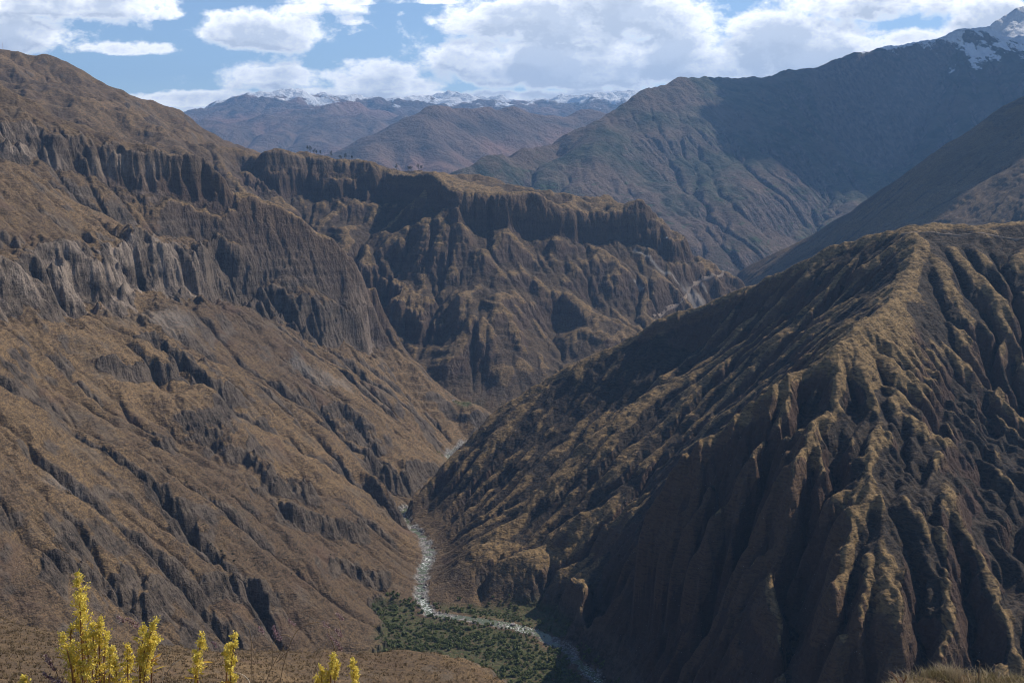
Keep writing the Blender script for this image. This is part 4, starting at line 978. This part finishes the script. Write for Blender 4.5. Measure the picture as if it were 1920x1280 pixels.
def sprig(label, Yd, path, buds, base_px, seed, mat=None, name='bud_sprig', cat='twig', group='thin sprigs rising from the near bank', th=.0014):
    rng = np.random.RandomState(seed); b = P(base_px[0], base_px[1], Yd); g = np.array((b[0], b[1], hz1(b[0], b[1]))); root = empty(name, tuple(g)); tag(root, label, cat, group)
    st = MB(); pl = []
    for pp in path:
        pts = [np.array([0, 0, -.03])] if pp[0] is None else []
        pts += [np.array(P(x, y, Yd+rng.normal()*.01))-g for x, y in [q for q in pp if q is not None]]
        sm = []
        for a, c in zip(pts[:-1], pts[1:]): sm += [a+(c-a)*k/4 for k in range(4)]
        sm = np.array(sm+[pts[-1]])
        for _ in range(2): sm[1:-1] = (sm[:-2]+2*sm[1:-1]+sm[2:])/4
        st.tube(sm, th*1.7, th*.6, 5); pl.append(sm)
    st.build('stem', mat or M_DRY, root)
    if buds:
        for (x0, y0, x1, y1, w) in buds:
            bd = MB()
            A = np.array(P(x0, y0, Yd))-g; B = np.array(P(x1, y1, Yd))-g; n = max(3, int(np.linalg.norm(B-A)/.006))
            for k in range(n):
                c = A+(B-A)*(k/(n-1.)); rr = w/2/FPX*Yd*math.sin((k+.6)/(n+.2)*math.pi)
                for j in range(16): bd.leaf(c+rng.normal(size=3)*rr*.55, rng.normal(size=3), .008, .0055, rng)
            bd.build('bud', M_PINK, root)
sprig('dark twig carrying two pink bud clusters right of the tallest yellow plant', 4.3, [(None, (280, 1290), (262, 1210), (258, 1172), (240, 1160), (222, 1158))], [(222, 1156, 232, 1164, 8), (238, 1160, 262, 1176, 11)], (284, 1400), 21)
sprig('bud stalk bending over the bottom left, with pink knobs', 4.0, [(None, (118, 1300), (104, 1252), (96, 1240), (86, 1230))], [(85, 1229, 94, 1242, 8), (95, 1243, 103, 1254, 9)], (122, 1400), 22)
sprig('purple bud spike lying along the bottom edge left of the tallest yellow plant', 3.9, [(None, (128, 1300), (110, 1276), (82, 1262))], [(82, 1262, 118, 1282, 8)], (132, 1400), 23)
sprig('arching dark twig with dull pink buds in the centre left', 4.6, [(None, (520, 1290), (540, 1215), (556, 1180), (580, 1168), (601, 1165)), ((548, 1195), (535, 1188), (520, 1192), (508, 1216))], [(513, 1174, 516, 1186, 9), (516, 1186, 526, 1198, 13), (541, 1162, 552, 1170, 8)], (510, 1400), 24)
sprig('dark twig with pink buds left of the centre twig', 4.6, [(None, (470, 1290), (473, 1215), (468, 1178), (455, 1170))], [(486, 1176, 493, 1184, 8), (398, 1204, 406, 1212, 7)], (468, 1400), 25)
sprig('stalk topped by a cluster of brown pink buds at the right of the dry twigs', 4.8, [(None, (600, 1300), (630, 1222), (642, 1190), (634, 1155)), ((630, 1222), (618, 1190), (610, 1165))], [(632, 1150, 642, 1160, 10), (606, 1166, 616, 1174, 9), (630, 1180, 640, 1192, 10), (615, 1190, 622, 1196, 9), (627, 1200, 640, 1218, 9)], (586, 1400), 26)
sprig('pale dry stalk with a forked tip right of the leaning yellow plant', 4.2, [(None, (302, 1282), (309, 1240), (320, 1214)), ((304, 1275), (320, 1250), (334, 1226)), ((322, 1246), (340, 1234))], [], (298, 1400), 27, M_STRAW, 'dry_stalk', 'stalk', th=.0013)
sprig('straight brown dry stalk crossing the centre bottom', 4.5, [(None, (493, 1280), (520, 1232), (535, 1205)), ((510, 1250), (512, 1220), (508, 1200)), ((520, 1240), (545, 1215))], [], (480, 1400), 28, None, 'dry_stalk', 'stalk')
sprig('forked brown dry stalk left of the rightmost yellow tip', 4.7, [(None, (582, 1270), (605, 1225), (612, 1205)), ((585, 1262), (582, 1240))], [], (570, 1400), 29, None, 'dry_stalk', 'stalk')
sprig('bowed pale stalk hooking over beside the two tipped yellow spire', 4.1, [(None, (474, 1300), (466, 1272), (452, 1262), (440, 1260))], [], (476, 1400), 30, M_STRAW, 'dry_stalk', 'stalk', th=.0017)
sprig('small rusty twig curled at the left end of the grassy bank', 8.2, [((1690, 1300), (1694, 1278), (1692, 1270), (1684, 1268)), ((1694, 1278), (1700, 1268), (1697, 1264)), ((1690, 1290), (1678, 1268), (1671, 1258))], [(1688, 1276, 1697, 1278, 8)], (1690, 1310), 31, M_STEM, 'dry_stalk', 'stalk', th=.0035)
sprig('lone thin stalk standing up from the grassy bank at the right', 8.6, [((1836, 1300), (1835, 1254), (1838, 1240), (1832, 1237)), ((1837, 1246), (1842, 1243))], [], (1836, 1310), 32, None, 'dry_stalk', 'stalk', th=.003)
log('plants')

def blades(name, label, pts, hmin, hmax, w, mat, rng, lean=.5):
    V = []; Fc = []
    for (x, y, z) in pts:
        h = rng.uniform(hmin, hmax); a = rng.uniform(0, 6.28); l = rng.normal(0, lean, 2)*h; wx, wy = math.cos(a)*w*.5, math.sin(a)*w*.5; b = len(V)
        V += [(x-wx, y-wy, z-.01), (x+wx, y+wy, z-.01), (x+l[0]*.35+wx*.8, y+l[1]*.35+wy*.8, z+h*.6), (x+l[0]*.35-wx*.8, y+l[1]*.35-wy*.8, z+h*.6), (x+l[0], y+l[1], z+h)]
        Fc += [(b, b+1, b+2, b+3), (b+3, b+2, b+4)]
    me = bpy.data.meshes.new(name); me.from_pydata(V, [], Fc); me.update(); me.materials.append(mat)
    o = link(bpy.data.objects.new(name, me)); tag(o, label, 'grass', None, 'stuff'); return o
def bank_grass():
    rng = np.random.RandomState(31); M_G1 = simple_mat('dry_grass_blade', (.46, .36, .24), (.22, .185, .085), 3, .8, .2, 0, .2)
    n = 26000; xs = rng.uniform(2.0, 5.2, n); ys = rng.uniform(7.4, 10.6, n); zs = hill_z(xs[None], ys[None])[0]
    # tussocks: blades gather round centres
    c = np.stack([rng.uniform(2.4, 5.0, 140), rng.uniform(7.6, 10, 140)], 1); k = rng.randint(140, size=n); m = rng.rand(n) < .7
    xs = np.where(m, c[k, 0]+rng.normal(0, .06, n), xs); ys = np.where(m, c[k, 1]+rng.normal(0, .06, n), ys); zs = hill_z(xs[None], ys[None])[0]
    blades('bank_grass', 'dry straw and olive grass on the bank at the lower right corner', list(zip(xs, ys, zs)), 0.03, .12, .006, M_G1, rng, .55)
    M_G2 = simple_mat('hill_grass_blade', (.26, .185, .11), (.13, .10, .055), .2, .9, .1, 0, .15)
    # coarse bunch grass over the visible shoulder of the camera's hill
    pts = []
    for i in range(9500):
        px, py, = rng.uniform(-30, 980), rng.uniform(1150, 1300); Yd = 60+rng.rand()**.6*490; u = P(px, 1220, 1.)[0]; x = u*Yd; pts.append((x, Yd))
    a = np.array(pts); z = hill_z(a[None, :, 0], a[None, :, 1])[0]; q = []
    for (x, y), zz in zip(a, z):
        for j in range(10): q.append((x+rng.normal()*.001*y, y+rng.normal()*.001*y, zz))
    blades('hill_grass', 'bunches of dry brown grass over the shoulder below the viewpoint', q, .35, 1.1, .2, M_G2, rng, .5)
bank_grass()
def near_scrub():
    rng = np.random.RandomState(77); m = simple_mat('near_grass_blade', (.30, .22, .14), (.13, .10, .06), .8, .9, .1, 0, .15); pts = []
    px = rng.uniform(-60, 1000, 5200); Yd = 7+rng.rand(5200)**1.3*70; x = (px-960)/FPX*Yd*1.07; z = hill_z(x[None], Yd[None])[0]
    for a, b, c in zip(x, Yd, z):
        for j in range(7): pts.append((a+rng.normal()*.05, b+rng.normal()*.05, c))
    blades('near_grass', 'thin dry grass on the slope just below the viewpoint', pts, .08, .30, .018, m, rng, .5)
near_scrub()
log('done')
